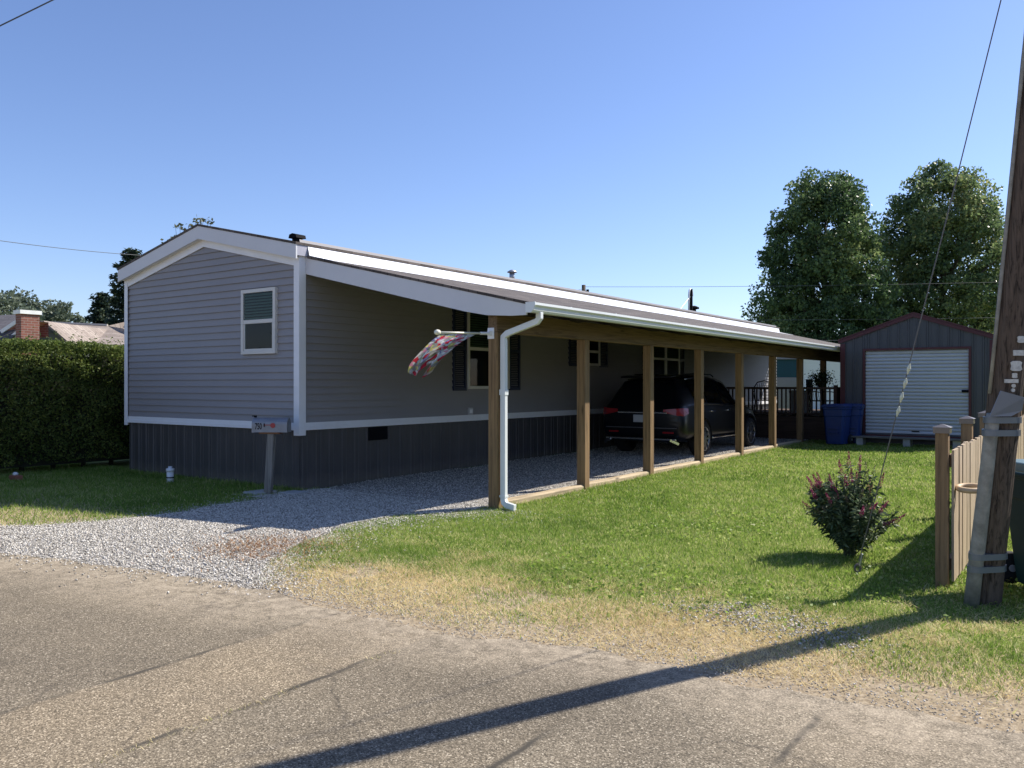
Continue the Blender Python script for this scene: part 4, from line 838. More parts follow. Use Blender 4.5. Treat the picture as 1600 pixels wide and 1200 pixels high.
# ------------------------------------------------------------------ wheelie bins
def make_bin(name, label, cat, m, lidm, loc, rz, wd=0.58, dp=0.70, ht=0.98, group=None):
    t = thing(name, label, cat, loc, group, rz); ORG[t.name] = Vector((0, 0, 0))
    b = MB(); rings = []
    for (z, f, fd) in ((0.03, 0.80, 0.78), (0.10, 0.82, 0.82), (ht * 0.70, 0.95, 0.96), (ht * 0.71, 1.0, 1.0), (ht * 0.86, 1.02, 1.02), (ht * 0.88, 1.08, 1.06), (ht * 0.92, 1.08, 1.06)):
        hx, hy = wd / 2 * f, dp / 2 * fd; c = 0.05; k = len(b.v)
        for (x, y) in ((-hx + c, -hy), (hx - c, -hy), (hx, -hy + c), (hx, hy - c), (hx - c, hy), (-hx + c, hy), (-hx, hy - c), (-hx, -hy + c)): b.v.append((x, y, z))
        if rings:
            q = rings[-1]
            for j in range(8): b.f.append([q + j, q + (j + 1) % 8, k + (j + 1) % 8, k + j])
        rings.append(k)
    b.f.append([j for j in range(8)]); b.f.append([rings[-1] + j for j in range(8)])
    body = b.build('body', m, t, bevel=0.008)
    MB().box(-0.12, 0.12, -dp * 0.5 - 0.012, -dp * 0.40, ht * 0.30, ht * 0.335).box(-0.12, 0.12, -dp * 0.5 - 0.012, -dp * 0.40, ht * 0.40, ht * 0.42).build('lift_bar', m, body)
    hx, hy = wd / 2 * 1.1, dp / 2 * 1.08
    ld = MB(); z0 = ht * 0.92
    ld.prism([(-hx, z0), (hx, z0), (hx, z0 + 0.045), (hx - 0.06, z0 + 0.075), (-hx + 0.06, z0 + 0.075), (-hx, z0 + 0.045)], -hy, hy)
    ld = ld.build('lid', lidm, t, bevel=0.012)
    MB().box(-0.14, 0.14, -hy - 0.03, -hy - 0.002, z0 + 0.01, z0 + 0.035).build('lid_grip', lidm, ld)
    MB().tube([(-wd * 0.4, hy + 0.07, z0), (wd * 0.4, hy + 0.07, z0)], 0.016, 8).bar((-wd * 0.4, hy - 0.05, z0 - 0.02), (-wd * 0.4, hy + 0.07, z0), 0.03, 0.03).bar((wd * 0.4, hy - 0.05, z0 - 0.02), (wd * 0.4, hy + 0.07, z0), 0.03, 0.03).build('handle', m, t)
    for s in (-1, 1):
        wl = MB().lathe((s * wd * 0.47, dp * 0.40, 0.125), [(0.05, -0.035), (0.115, -0.035), (0.125, -0.02), (0.125, 0.02), (0.115, 0.035), (0.05, 0.035)], 20, 'x').build('wheel', tyre_m, t, True)
        MB().lathe((s * wd * 0.47, dp * 0.40, 0.125), [(0.028, -0.045), (0.028, 0.045)], 12, 'x').build('hub', mat('hub_grey', (0.30, 0.30, 0.31), 0.4), wl)
    return t
blue = mat('blue_bin_plastic', (0.008, 0.032, 0.15), 0.5, var=0.1)
make_bin('recycling_bin', 'front blue wheeled bin beside the shed corner', 'bin', blue, blue, (4.36, 13.02, 0.09), R(-4), 0.52, 0.58, 1.0, 'blue bins by the shed')
make_bin('recycling_bin', 'blue wheeled bin half hidden behind another blue bin', 'bin', blue, blue, (4.56, 13.62, 0.09), R(6), 0.50, 0.52, 1.0, 'blue bins by the shed')
dg = mat('dark_green_bin_plastic', (0.007, 0.030, 0.036), 0.6, var=0.12, spec=0.12); dgl = mat('pale_green_bin_lid', (0.10, 0.16, 0.16), 0.4, var=0.08)
make_bin('rubbish_cart', 'dark green wheeled rubbish cart behind the leaning pole', 'bin', dg, dgl, (9.45, -0.62, 0.0), R(125), 0.62, 0.75, 0.98)

# ------------------------------------------------------------------ picket fence
fence = thing('picket_fence', 'new wooden privacy picket fence with capped posts running back from the leaning pole', 'fence', (8.62, -0.96, 0))
picket_m = wood('picket_wood', (0.50, 0.39, 0.27), 'z', dark=0.5); fpost_m = wood('fence_post_wood', (0.26, 0.165, 0.085), 'z', dark=0.45); cap_m = mat('black_post_cap', (0.06, 0.052, 0.045), 0.35, metal=0.4)
fy = [-0.96 + 1.45 * k for k in range(9)]
for k, y in enumerate(fy):
    g0 = gz(0, y); hh = 1.235 if k == 0 else 1.25
    ps = MB().box(8.575, 8.665, y - 0.045, y + 0.045, g0 - 0.05, g0 + hh - 0.035).build('post', fpost_m, fence, bevel=0.005)
    cpm = MB().box(8.562, 8.678, y - 0.058, y + 0.058, g0 + hh - 0.05, g0 + hh - 0.005)
    cpm.add([(8.555, y - 0.065, g0 + hh - 0.004), (8.685, y - 0.065, g0 + hh - 0.004), (8.685, y + 0.065, g0 + hh - 0.004), (8.555, y + 0.065, g0 + hh - 0.004), (8.62, y, g0 + hh + 0.022)], [(0, 1, 4), (1, 2, 4), (2, 3, 4), (3, 0, 4), (0, 3, 2, 1)])
    cpm.build('post_cap', mat('copper_grey_cap', (0.17, 0.145, 0.125), 0.35, metal=0.5), ps)
    if k < len(fy) - 1:
        y2 = fy[k + 1]
        for zr in (0.12, 0.92): MB().box(8.640, 8.678, y + 0.046, y2 - 0.046, g0 + zr, g0 + zr + 0.09).build('rail', fpost_m, fence)
        pk = MB(); yy = y + 0.02
        while yy < y2 + 0.0:
            dz = random.uniform(-0.012, 0.012); lean = random.uniform(-0.004, 0.004)
            pk.box(8.680 + lean, 8.698 + lean, yy, yy + 0.086, g0 + 0.04, g0 + 1.065 + dz); yy += 0.097
        pk.build('picket_panel', picket_m, fence)
rg = MB().tube([(8.80 + 0.085 * math.cos(q), -0.86 + 0.085 * math.sin(q), 0.76 + 0.01 * math.sin(q)) for q in np.linspace(0, 2 * math.pi, 33)], 0.022, 10, False)
ring = rg.build('pot_ring', mat('tan_ring', (0.55, 0.40, 0.24), 0.6), None, True); tag(ring, 'tan round ring holder jutting from the picket fence', 'ring')

# ------------------------------------------------------------------ leaning utility pole
pbx = at(1537, 5.97); P0 = Vector((pbx.x, pbx.y, 0)); camR = Vector((CY, SY, 0)); camF = Vector((-SY, CY, 0))
LEAN = camR * 0.012 - camF * 0.150
def polept(z): return P0 + LEAN * z + Vector((0, 0, z))
pole = thing('utility_pole', 'leaning brown wooden utility pole strapped to a grey conduit', 'utility pole', tuple(P0))
pole_m = wood('creosote_pole_wood', (0.100, 0.074, 0.056), 'z', dark=0.18, fine=2.0)
b = MB(); nz_, na = 60, 40
for i in range(nz_ + 1):
    z = -0.05 + 9.0 * i / nz_; c = polept(z); r = 0.110 - 0.003 * z
    for j in range(na):
        a = 2 * math.pi * j / na; rr = r * (1 + 0.012 * math.sin(a * 7 + z * 0.6) + 0.010 * math.sin(a * 13 + 1.3)) + random.uniform(-0.0012, 0.0012)
        if j in (5, 17, 23, 31): rr -= 0.008
        b.v.append(tuple(c + Vector((math.cos(a), math.sin(a), 0)) * rr))
for i in range(nz_):
    for j in range(na): b.f.append([i * na + j, i * na + (j + 1) % na, (i + 1) * na + (j + 1) % na, (i + 1) * na + j])
b.f.append([nz_ * na + j for j in range(na)])
b.build('shaft', pole_m, pole)
cond_m = mat('grey_conduit', (0.255, 0.245, 0.215), 0.75, metal=0.0, var=0.35, scale=9, spec=0.15, dirt=(0.42, 0.41, 0.36))
cdir = -camR * 0.80 - camF * 0.60
def condpt(z): return polept(z) + cdir * (0.155 - 0.010 * z) - camR * (0.012 * (1.5 - z)) 
cnd = MB().tube([condpt(z) for z in (-0.05, 0.4, 0.9, 1.25, 1.36)], [0.050, 0.048, 0.045, 0.043, 0.042], 18).build('conduit', cond_m, pole, True)
MB().tube([polept(z) - camR * (0.121 - 0.003 * z) - camF * 0.02 for z in (1.5, 2.0, 3.0, 4.5, 6.5)], 0.012, 8).build('ground_wire', cond_m, pole, True)
# straps round pole and conduit
def strap(z):
    pts = []; c = polept(z); q = condpt(z)
    hull = []
    for a in np.linspace(0, 2 * math.pi, 40, endpoint=False):
        hull.append(c + Vector((math.cos(a), math.sin(a), 0)) * 0.118); hull.append(q + Vector((math.cos(a), math.sin(a), 0)) * 0.054)
    P = sorted(set((round(h.x, 5), round(h.y, 5)) for h in hull))
    def half(P):
        o = []
        for p in P:
            while len(o) > 1 and (o[-1][0] - o[-2][0]) * (p[1] - o[-2][1]) - (o[-1][1] - o[-2][1]) * (p[0] - o[-2][0]) <= 0: o.pop()
            o.append(p)
        return o
    H = half(P)[:-1] + half(P[::-1])[:-1]
    MB().prism(H, z - 0.021, z + 0.021, 'z').build('strap', mat('tape_grey', (0.16, 0.175, 0.19), 0.35, metal=0.2, var=0.1), pole)
for z in (1.317, 1.228, 0.352, 0.262): strap(z)
# bent cover plate above the upper straps
front = -camF
def pf(dx, z, out): return polept(z) + camR * dx + front * out
MB().add([pf(-0.115, 1.52, 0.145), pf(0.055, 1.475, 0.135), pf(0.05, 1.385, 0.135), pf(-0.03, 1.345, 0.15), pf(-0.185, 1.345, 0.165), pf(-0.115, 1.52, 0.139), pf(0.055, 1.475, 0.129), pf(0.05, 1.385, 0.129), pf(-0.03, 1.345, 0.144), pf(-0.185, 1.345, 0.159),
          ], [(0, 1, 2, 3, 4), (9, 8, 7, 6, 5), (0, 5, 6, 1), (1, 6, 7, 2), (2, 7, 8, 3), (3, 8, 9, 4), (4, 9, 5, 0)]).build('cover_plate', mat('plate_grey', (0.20, 0.21, 0.235), 0.4, metal=0.3, var=0.08), pole)
tagm = mat('pale_metal_tag', (0.52, 0.50, 0.45), 0.45, metal=0.3, var=0.25, scale=40)
def plate(dx, z, w_, h_, shape='rect'):
    out = 0.109 - 0.25 * dx * dx / 0.12
    c = pf(dx, z, out); u = (camR + front * (-dx * 4.0)).normalized(); n_ = front
    b = MB()
    if shape == 'rect': b.obox(c, u, (0, 0, 1), n_, w_ / 2, h_ / 2, 0.004)
    elif shape == 'round':
        k = 16; vs = [c + u * (w_ / 2 * math.cos(2 * math.pi * i / k)) + Vector((0, 0, 1)) * (h_ / 2 * math.sin(2 * math.pi * i / k)) for i in range(k)]
        b.add(vs + [v + n_ * 0.006 for v in vs], [list(range(k)), list(range(k, 2 * k))] + [[i, (i + 1) % k, k + (i + 1) % k, k + i] for i in range(k)])
    else:
        pr = [(-.5, -.35), (-.3, -.5), (.3, -.5), (.5, -.35), (.42, 0), (.5, .35), (.3, .5), (-.3, .5), (-.5, .35), (-.42, 0)]; k = len(pr)
        vs = [c + u * (w_ * p) + Vector((0, 0, 1)) * (h_ * q) for p, q in pr]
        b.add(vs + [v + n_ * 0.006 for v in vs], [list(range(k)), list(range(k, 2 * k))] + [[i, (i + 1) % k, k + (i + 1) % k, k + i] for i in range(k)])
    b.build('tag_plate', tagm, pole)
for (dx, z, w_, h_, s) in ((0.005, 1.865, 0.050, 0.045, 'notch'), (0.0, 1.775, 0.070, 0.037, 'rect'), (-0.008, 1.687, 0.078, 0.068, 'notch'), (-0.012, 1.622, 0.036, 0.034, 'notch'), (-0.028, 1.585, 0.088, 0.026, 'rect'), (-0.012, 1.553, 0.028, 0.026, 'round'), (-0.013, 1.523, 0.026, 0.026, 'round')): plate(dx, z, w_, h_, s)
# guy wire
A = at(1340, 6.84); A = Vector((A.x, A.y, 0.0)); B = polept(5.75)
guy = thing('guy_wire', 'steel guy wire slanting from the pole to a ring anchor in the lawn', 'guy wire', tuple(A))
ga = MB().tube([A + Vector((0, 0, 0.06)).lerp(B - A, 0.0), A.lerp(B, 0.5) - Vector((0, 0, 0.012)), B], 0.0045, 6).build('wire', mat('dull_wire', (0.16, 0.16, 0.165), 0.5, metal=0.6), guy)
MB().tube([A + camR * (0.024 * math.cos(q)) + Vector((0, 0, 0.045 + 0.030 * math.sin(q))) for q in np.linspace(0, 2 * math.pi, 25)], 0.0085, 8, False).tube([A + Vector((0, 0, 0.02)), A + Vector((0, 0, -0.1))], 0.012, 8).build('anchor_ring', mat('rusty_steel', (0.16, 0.14, 0.13), 0.6, metal=0.6), guy, True)
MB().tube([A.lerp(B, 0.012), A.lerp(B, 0.030)], 0.0065, 8).build('wire_clamp', steel_m, guy)
mk = MB()
for k in range(4):
    f0 = 0.228 + 0.019 * k; mk.tube([A.lerp(B, f0), A.lerp(B, f0 + 0.008), A.lerp(B, f0 + 0.014)], [0.004, 0.016, 0.005], 6)
mk.build('marker_twist', mat('cream_marker', (0.65, 0.66, 0.52), 0.5), guy)

# ------------------------------------------------------------------ flowering bush
bp_ = at(1328, 7.58); bush = thing('butterfly_bush', 'small butterfly bush with magenta flower spikes on the lawn', 'shrub', (bp_.x, bp_.y, 0))
leaf_m = tinted('bush_leaf', [(0, (0.030, 0.058, 0.024)), (0.6, (0.075, 0.12, 0.055)), (1, (0.22, 0.27, 0.16))], rough=0.5, trans=0.25, spec=0.3)
mag_m = tinted('magenta_bloom', [(0, (0.20, 0.016, 0.075)), (0.6, (0.42, 0.035, 0.16)), (1, (0.25, 0.11, 0.08))], trans=0.2)
stem = MB(); LC, LD, LS = [], [], []; spikes = []
rb = random.Random(5)
for k in range(64):
    a = rb.uniform(0, 2 * math.pi); sp = math.sqrt(rb.uniform(0.01, 1)); top = Vector((math.cos(a) * 0.385 * sp, math.sin(a) * 0.385 * sp, 0.77 - 0.36 * sp * sp + rb.uniform(-0.16, 0.07)))
    p0 = Vector((rb.uniform(-.05, .05), rb.uniform(-.05, .05), 0)); mid = Vector((top.x * rb.uniform(0.35, 0.75), top.y * rb.uniform(0.35, 0.75), top.z * rb.uniform(0.45, 0.75)))
    pts = []
    for i in range(8):
        t = i / 7; q = (1 - t) ** 2 * p0 + 2 * t * (1 - t) * mid + t * t * top; pts.append(Vector((bp_.x, bp_.y, 0)) + q)
    stem.tube(pts, [0.006 - 0.0045 * i / 7 for i in range(8)], 5)
    d = (pts[-1] - pts[-2]).normalized()
    spikes.append((pts[-1], d, rb.uniform(0, 1)))
    for i in range(105):
        t = rb.uniform(0.14, 1.0); i0 = min(6, int(t * 7)); q = pts[i0].lerp(pts[i0 + 1], t * 7 - i0)
        dv = Vector((rb.gauss(0, 1), rb.gauss(0, 1), rb.gauss(0.25, 0.6))).normalized(); ln = rb.uniform(0.045, 0.085)
        LC.append(q + dv * ln * 0.5); LD.append(dv); LS.append(ln)
stem.build('stems', mat('green_stem', (0.06, 0.07, 0.03), 0.7), bush)
V, Fc, T = leaf_arrays(np.array(LC), np.array(LS), np.array(LS) * 0.27, RNG.uniform(0, 1, len(LC)), np.array(LD), 0.15)
np_mesh('leaves', V, Fc, leaf_m, bush, T)
FC, FT = [], []; green = []
for (p, d, q) in spikes:
    L_ = 0.13 if q > 0.62 else 0.09
    for i in range(110 if q > 0.62 else 60):
        t = rb.random(); rr = 0.021 * (1 - t * 0.8); v = Vector((rb.gauss(0, 1), rb.gauss(0, 1), rb.gauss(0, 1))).normalized() * rr
        (FC if q > 0.62 else green).append(p + d * (t * L_) + v)
V, Fc, T = leaf_arrays(np.array(FC), 0.012, 0.009, RNG.uniform(0, 1, len(FC))); np_mesh('flower_spikes', V, Fc, mag_m, bush, T)
V, Fc, T = leaf_arrays(np.array(green), 0.014, 0.006, RNG.uniform(0, 1, len(green))); np_mesh('spent_spikes', V, Fc, tinted('spent_bloom', [(0, (0.05, 0.05, 0.03)), (1, (0.14, 0.11, 0.08))]), bush, T)

# ------------------------------------------------------------------ deck behind the car
deck = thing('deck', 'dark stained wooden deck with balusters under the far end of the carport', 'deck', (2.0, 14.5, 0.1))
dk = wood('dark_deck_wood', (0.085, 0.055, 0.04), 'x'); dkz = wood('dark_deck_post', (0.085, 0.055, 0.04), 'z')
DT = 0.70; DY = 14.30
b = MB()
for k in range(6): b.box(0.05, 4.05, DY, DY + 0.025, 0.08 + k * 0.105, 0.08 + k * 0.105 + 0.1045)
b.build('front_boards', dk, deck)
b = MB()
for k in range(52): b.box(0.05, 4.05, DY - 0.01 + k * 0.145, DY + 0.13 + k * 0.145, DT - 0.03, DT)
b.build('floor_boards', dk, deck)
MB().box(0.9, 3.95, DY + 0.0, DY + 0.09, 1.44, 1.50).build('handrail', dk, deck)
MB().box(0.9, 3.95, DY + 0.03, DY + 0.07, DT + 0.07, DT + 0.11).build('bottom_rail', dk, deck)
for k in range(26):
    x = 0.98 + k * 0.114; MB().box(x, x + 0.035, DY + 0.03, DY + 0.065, DT + 0.11, 1.44).build('baluster', dkz, deck)
for x in (0.86, 3.95): MB().box(x, x + 0.09, DY, DY + 0.09, DT, 1.55).build('newel_post', dkz, deck)
b = MB()
for k in range(9): b.box(4.02, 4.045, DY + 0.1 + k * 0.2, DY + 0.29 + k * 0.2, 0.1, 1.50)
b.build('side_screen', dkz, deck)
pn = MB().prism([(0.02, 0.1), (0.80, 0.1), (0.80, 1.78), (0.35, 1.78), (0.02, 1.5)], 13.6, 13.63).build('privacy_panel', wood('red_brown_panel', (0.16, 0.085, 0.06), 'z'), deck)
iron = mat('black_wrought_iron', (0.012, 0.012, 0.013), 0.5)
def make_chair(loc, rz, label):
    t = thing('patio_chair', label, 'chair', loc, 'patio chairs on the deck', rz); ORG[t.name] = Vector((0, 0, 0))
    MB().tube([(-0.24, 0.22, 0.42), (-0.26, 0.28, 0.8), (-0.18, 0.31, 0.93), (0, 0.32, 0.97), (0.18, 0.31, 0.93), (0.26, 0.28, 0.8), (0.24, 0.22, 0.42)], 0.016, 8).build('back_frame', iron, t, True)
    b = MB()
    for k in range(7): x = -0.18 + 0.06 * k; b.tube([(x, 0.23, 0.43), (x, 0.29, 0.8), (x, 0.31, 0.93 - abs(x) * 0.3)], 0.007, 6)
    b.build('back_bars', iron, t)
    MB().box(-0.25, 0.25, -0.25, 0.23, 0.40, 0.43).build('seat', iron, t, bevel=0.012)
    for x, y in ((-0.23, -0.23), (0.23, -0.23), (-0.23, 0.21), (0.23, 0.21)): MB().tube([(x, y, 0.40), (x * 1.1, y * 1.1, 0)], 0.014, 8).build('leg', iron, t)
    for s in (-1, 1): MB().tube([(s * 0.26, 0.27, 0.66), (s * 0.29, 0.0, 0.67), (s * 0.29, -0.22, 0.64), (s * 0.24, -0.23, 0.42)], 0.014, 8).build('armrest', iron, t, True)
    return t
make_chair((1.75, 15.4, DT), R(200), 'black iron patio chair with arched back left of the white cooler')
make_chair((3.35, 15.5, DT), R(150), 'black iron patio chair with arched back right of the white cooler')
cool = thing('cooler_chest', 'pale chest cooler standing behind the deck balusters', 'cooler', (2.7, 15.7, DT))
cw = mat('cooler_plastic', (0.42, 0.43, 0.44), 0.5)
MB().box(2.45, 2.95, 15.5, 15.95, DT + 0.05, DT + 0.62).build('tub', cw, cool, bevel=0.02)
MB().box(2.43, 2.97, 15.48, 15.97, DT + 0.625, DT + 0.70).build('lid', cw, cool, bevel=0.02)
for x in (2.50, 2.86):
    for y in (15.54, 15.86): MB().box(x, x + 0.04, y, y + 0.04, DT, DT + 0.05).build('foot', black_m, cool)
# potted plant on the rail
pt = thing('potted_plant', 'dark leafy plant in a pot on the deck corner railing', 'plant', (3.62, DY + 0.05, 1.50))
MB().lathe((3.62, DY + 0.05, 1.501), [(0.07, 0), (0.10, 0.14), (0.11, 0.15)], 14).build('pot', mat('dark_pot', (0.03, 0.025, 0.02), 0.6), pt, True)
C = RNG.normal(size=(900, 3)) * np.array([0.14, 0.12, 0.10]) + np.array([3.62, DY + 0.05, 1.72]); C[:, 2] = np.maximum(C[:, 2], 1.52)
V, Fc, T = leaf_arrays(C, 0.06, 0.03, RNG.uniform(0, 1, 900)); np_mesh('leaves', V, Fc, tinted('dark_leaf', [(0, (0.01, 0.02, 0.008)), (1, (0.04, 0.06, 0.02))]), pt, T)

# ------------------------------------------------------------------ trees
def crown_leaves(clumps, per, L, W, seed, flat=0.8, drop=0.0):
    rg = np.random.default_rng(seed); C = []; T = []
    for (c, r, tn) in clumps:
        k = int(per * (r ** 2)); v = rg.normal(size=(k, 3)); v /= np.linalg.norm(v, axis=1, keepdims=True); rad = r * rg.uniform(0.25, 1.0, (k, 1)) ** 0.6
        p = v * rad; p[:, 2] *= flat; C.append(p + np.array(c)); T.append(np.clip(tn + rg.normal(0, 0.16, k), 0, 1))
    C = np.concatenate(C); T = np.concatenate(T)
    return leaf_arrays(C, L * RNG.uniform(0.7, 1.3, len(C)), W * RNG.uniform(0.7, 1.3, len(C)), T, None, drop)
def broadleaf(name, label, base, height, radius, z0, nclump, per, L, m, bark, seed, shape, group=None, cr=(0.09, 0.17), gap=True):
    rd = random.Random(seed); bx, by, bz = base
    t = thing(name, label, 'tree', (bx, by, bz), group); clumps = []; limbs = MB()
    H = height - z0
    limbs.tube([(bx, by, bz - 0.2), (bx + 0.1, by, bz + z0 * 0.6), (bx, by + 0.1, bz + z0 + H * 0.35), (bx + 0.1, by, bz + z0 + H * 0.75)], [radius * 0.085, radius * 0.07, radius * 0.045, radius * 0.012], 9)
    while len(clumps) < nclump:
        f = rd.random(); a = rd.uniform(0, 2 * math.pi); rm = shape(f) * (1 + 0.07 * math.sin(3 * a + seed) + 0.06 * math.sin(7 * a + f * 9))
        q = math.sqrt(rd.uniform(0.12, 1.0)); 
        if rd.random() > rm: continue
        r = radius * rm * q * 0.93; c = Vector((bx + r * math.cos(a), by + r * math.sin(a), bz + z0 + H * f * 0.96))
        if gap and math.sin(c.x * 1.15 + seed) * math.sin(c.y * 1.05 + 2 * seed) * math.sin(c.z * 1.25 + seed * 3) < -0.72: continue
        sz = radius * rd.uniform(*cr)
        clumps.append((tuple(c), sz, min(0.85, max(0.1, 0.45 + 0.22 * math.sin(c.x * 0.8 + seed) * math.sin(c.z * 0.9) + rd.uniform(-0.2, 0.2)))))
        if rd.random() < 40.0 / nclump:
            zz = bz + z0 + H * f * 0.6; limbs.tube([(bx, by, min(zz, c.z - 0.3)), ((bx + c.x) / 2, (by + c.y) / 2, (zz + c.z) / 2 + 0.2), tuple(c)], [radius * 0.02, radius * 0.013, radius * 0.004], 5)
    limbs.build('trunk', bark, t, True)
    V, Fc, T = crown_leaves(clumps, per, L, L * 0.62, seed); np_mesh('crown', V, Fc, m, t, T)
    return t
bark = wood('grey_bark', (0.10, 0.085, 0.07), 'z')
big_m = tinted('big_tree_leaf', [(0, (0.046, 0.085, 0.038)), (0.5, (0.105, 0.168, 0.066)), (0.85, (0.20, 0.265, 0.10)), (1, (0.31, 0.35, 0.14))], rough=0.4, trans=0.42)
big2_m = tinted('mottled_tree_leaf', [(0, (0.072, 0.122, 0.060)), (0.5, (0.165, 0.23, 0.094)), (0.85, (0.30, 0.35, 0.14)), (1, (0.48, 0.43, 0.19))], rough=0.4, trans=0.46)
def egg(f): return (0.74 + 0.85 * f - 0.55 * f * f if f < 0.35 else 1.0 * math.sqrt(max(0.0, 1 - ((f - 0.30) / 0.70) ** 2.0))) * (0.97 if f < 0.35 else 1.0)
a = at(1287, 50); broadleaf('large_tree', 'tall dense dark green tree left of its pair beyond the shed', (a.x, a.y, 0), 15.1, 4.35, 0.4, 1000, 260, 0.21, big_m, bark, 3, egg, 'tall trees beyond the shed')
a = at(1472, 52); broadleaf('large_tree', 'tall looser mottled green tree right of its pair beyond the shed', (a.x, a.y, 0), 15.9, 4.85, 0.6, 1000, 215, 0.22, big2_m, bark, 9, egg, 'tall trees beyond the shed')
# spruces at the left
def spruce(label, base, height, radius, seed, per=60):
    rd = random.Random(seed); bx, by, bz = base; t = thing('spruce_tree', label, 'tree', base, 'spruces behind the hedge'); tr = MB().tube([(bx, by, bz - 0.2), (bx, by, bz + height)], [0.16, 0.015], 8); tr.build('trunk', bark, t)
    C, D, S = [], [], []; z = 0.6
    while z < height:
        f = 1 - z / height; r = radius * (f ** 0.62) * rd.uniform(0.62, 1.15) + 0.10; nb = rd.randint(6, 9); off = rd.uniform(0, 6)
        for k in range(nb):
            a = off + 2 * math.pi * k / nb + rd.uniform(-0.25, 0.25); rr = r * rd.uniform(0.65, 1.12)
            n = max(6, int(per * rr))
            for i in range(n):
                q = rd.random() ** 0.7; sag = -0.22 * q * rr + 0.16 * (q ** 3) * rr
                p = Vector((bx + math.cos(a) * rr * q, by + math.sin(a) * rr * q, bz + z + sag)); sd_ = Vector((-math.sin(a), math.cos(a), 0)) * rd.gauss(0, 0.16 * rr * (1.1 - q) + 0.05)
                C.append(p + sd_ + Vector((0, 0, rd.gauss(0, 0.05)))); D.append((math.cos(a) + rd.gauss(0, 0.6), math.sin(a) + rd.gauss(0, 0.6), rd.gauss(0.0, 0.5))); S.append(rd.uniform(0.14, 0.28))
        z += rd.uniform(0.14, 0.22)
    V, Fc, T = leaf_arrays(np.array(C), np.array(S), np.array(S) * 0.35, np.clip(RNG.normal(0.45, 0.25, len(C)), 0, 1), np.array(D), 0.1)
    np_mesh('crown', V, Fc, tinted('spruce_needle', [(0, (0.014, 0.030, 0.020)), (0.6, (0.036, 0.060, 0.034)), (1, (0.10, 0.125, 0.055))], trans=0.15), t, T)
a = at(206, 36); spruce('tall dark spruce partly hidden by the mobile home gable', (a.x, a.y, 0), 7.55, 2.3, 21, 85)
a = at(160, 38); spruce('shorter bushy spruce left of the tall dark spruce', (a.x, a.y, 0), 5.85, 2.1, 22, 85)
a = at(128, 44); spruce('small low spruce at the end of the row', (a.x, a.y, 0), 4.9, 1.6, 23, 85)
# far wood on the left: separate crowns
far_m = tinted('haze_paled_leaf', [(0, (0.075, 0.105, 0.075)), (0.5, (0.125, 0.155, 0.105)), (1, (0.20, 0.22, 0.14))], trans=0.3)  # leaf colours paled to stand in for distance haze
def dome(f): return math.sqrt(max(0.0, 1 - (max(0, f - 0.25) / 0.75) ** 2)) * (0.8 + 0.2 * min(1, f / 0.25))
for i, (px, d, h, r) in enumerate(((-42, 92, 12.0, 4.8), (2, 90, 11.6, 4.4), (33, 96, 12.9, 4.4), (64, 98, 12.2, 4.2), (90, 96, 11.5, 3.6), (110, 100, 10.8, 3.2), (130, 104, 10.2, 3.0), (48, 80, 9.6, 3.4))):
    a = at(px, d); broadleaf('far_tree', ('pale green tree in the hazy far wood behind the brick chimney', 'rounded tree in the hazy far wood')[i != 1], (a.x, a.y, 0), h, r, 1.0, 90, 75 * 9.0 / (r * r) * 1.4, 0.42, far_m, bark, 40 + i, dome, 'hazy far trees on the left', (0.16, 0.30))
# sapling whose leafy twigs show over the gable roof, treetop over the ridge
sap = at(285, 22); t = thing('young_tree', 'thin young tree with sparse leafy twigs showing above the gable', 'tree', (sap.x, sap.y, 0))
b = MB(); tips = []
b.tube([(sap.x, sap.y, -0.1), (sap.x + 0.05, sap.y, 3.0), (sap.x, sap.y, 5.0)], [0.05, 0.03, 0.008], 7)
C = []; T = []
for (px, py) in ((262, 377), (256, 380), (268, 372), (275, 368), (280, 369), (274, 352), (281, 352), (287, 356), (306, 345), (312, 343), (318, 344), (326, 346), (331, 346), (300, 352), (292, 362), (309, 349)):
    p = at(px, 22 + random.uniform(-0.3, 0.3), py); b.tube([(sap.x, sap.y, 4.2), ((sap.x + p.x) / 2, (sap.y + p.y) / 2, (4.2 + p.z) / 2 - 0.05), p], [0.012, 0.008, 0.004], 5)
    for k in range(7): C.append((p.x + random.gauss(0, 0.05), p.y + random.gauss(0, 0.05), p.z + random.gauss(0, 0.04)))
b.build('trunk', bark, t); V, Fc, T = leaf_arrays(np.array(C), 0.11, 0.07, RNG.uniform(0, 1, len(C))); np_mesh('crown', V, Fc, tinted('pale_twig_leaf', [(0, (0.05, 0.07, 0.035)), (1, (0.17, 0.17, 0.10))]), t, T)
a = at(962, 60); spruce('conifer top just showing over the mobile home roof ridge', (a.x, a.y, 0), 7.55, 1.6, 31, 60)

# ------------------------------------------------------------------ hedge
hx0, hx1, hy0, hy1, hz = -7.2, -5.68, -9.0, 12.0, 2.31
hedge = thing('clipped_hedge', 'tall clipped green hedge left of the mobile home', 'hedge', ((hx0 + hx1) / 2, -1, 0))
n = 110000
side = RNG.uniform(0, 1, n); y = np.where(RNG.uniform(0, 1, n) < 0.8, RNG.uniform(-4.5, 4.5, n), RNG.uniform(hy0, hy1, n)); C = np.zeros((n, 3)); C[:, 1] = y
top = side < 0.34; face = ~top & (side < 0.88)
und = 0.10 * (fbm(y, C[:, 0], 1.2, 71) - 0.5)
C[:, 0] = np.where(top, RNG.uniform(hx0, hx1 + 0.05, n), np.where(face, hx1 - np.abs(RNG.normal(0, 0.10, n)) + 0.02, hx0 + np.abs(RNG.normal(0, 0.1, n))))
C[:, 2] = np.where(top, hz - np.abs(RNG.normal(0, 0.09, n)), RNG.uniform(0.05, 1, n) ** 0.9 * hz)
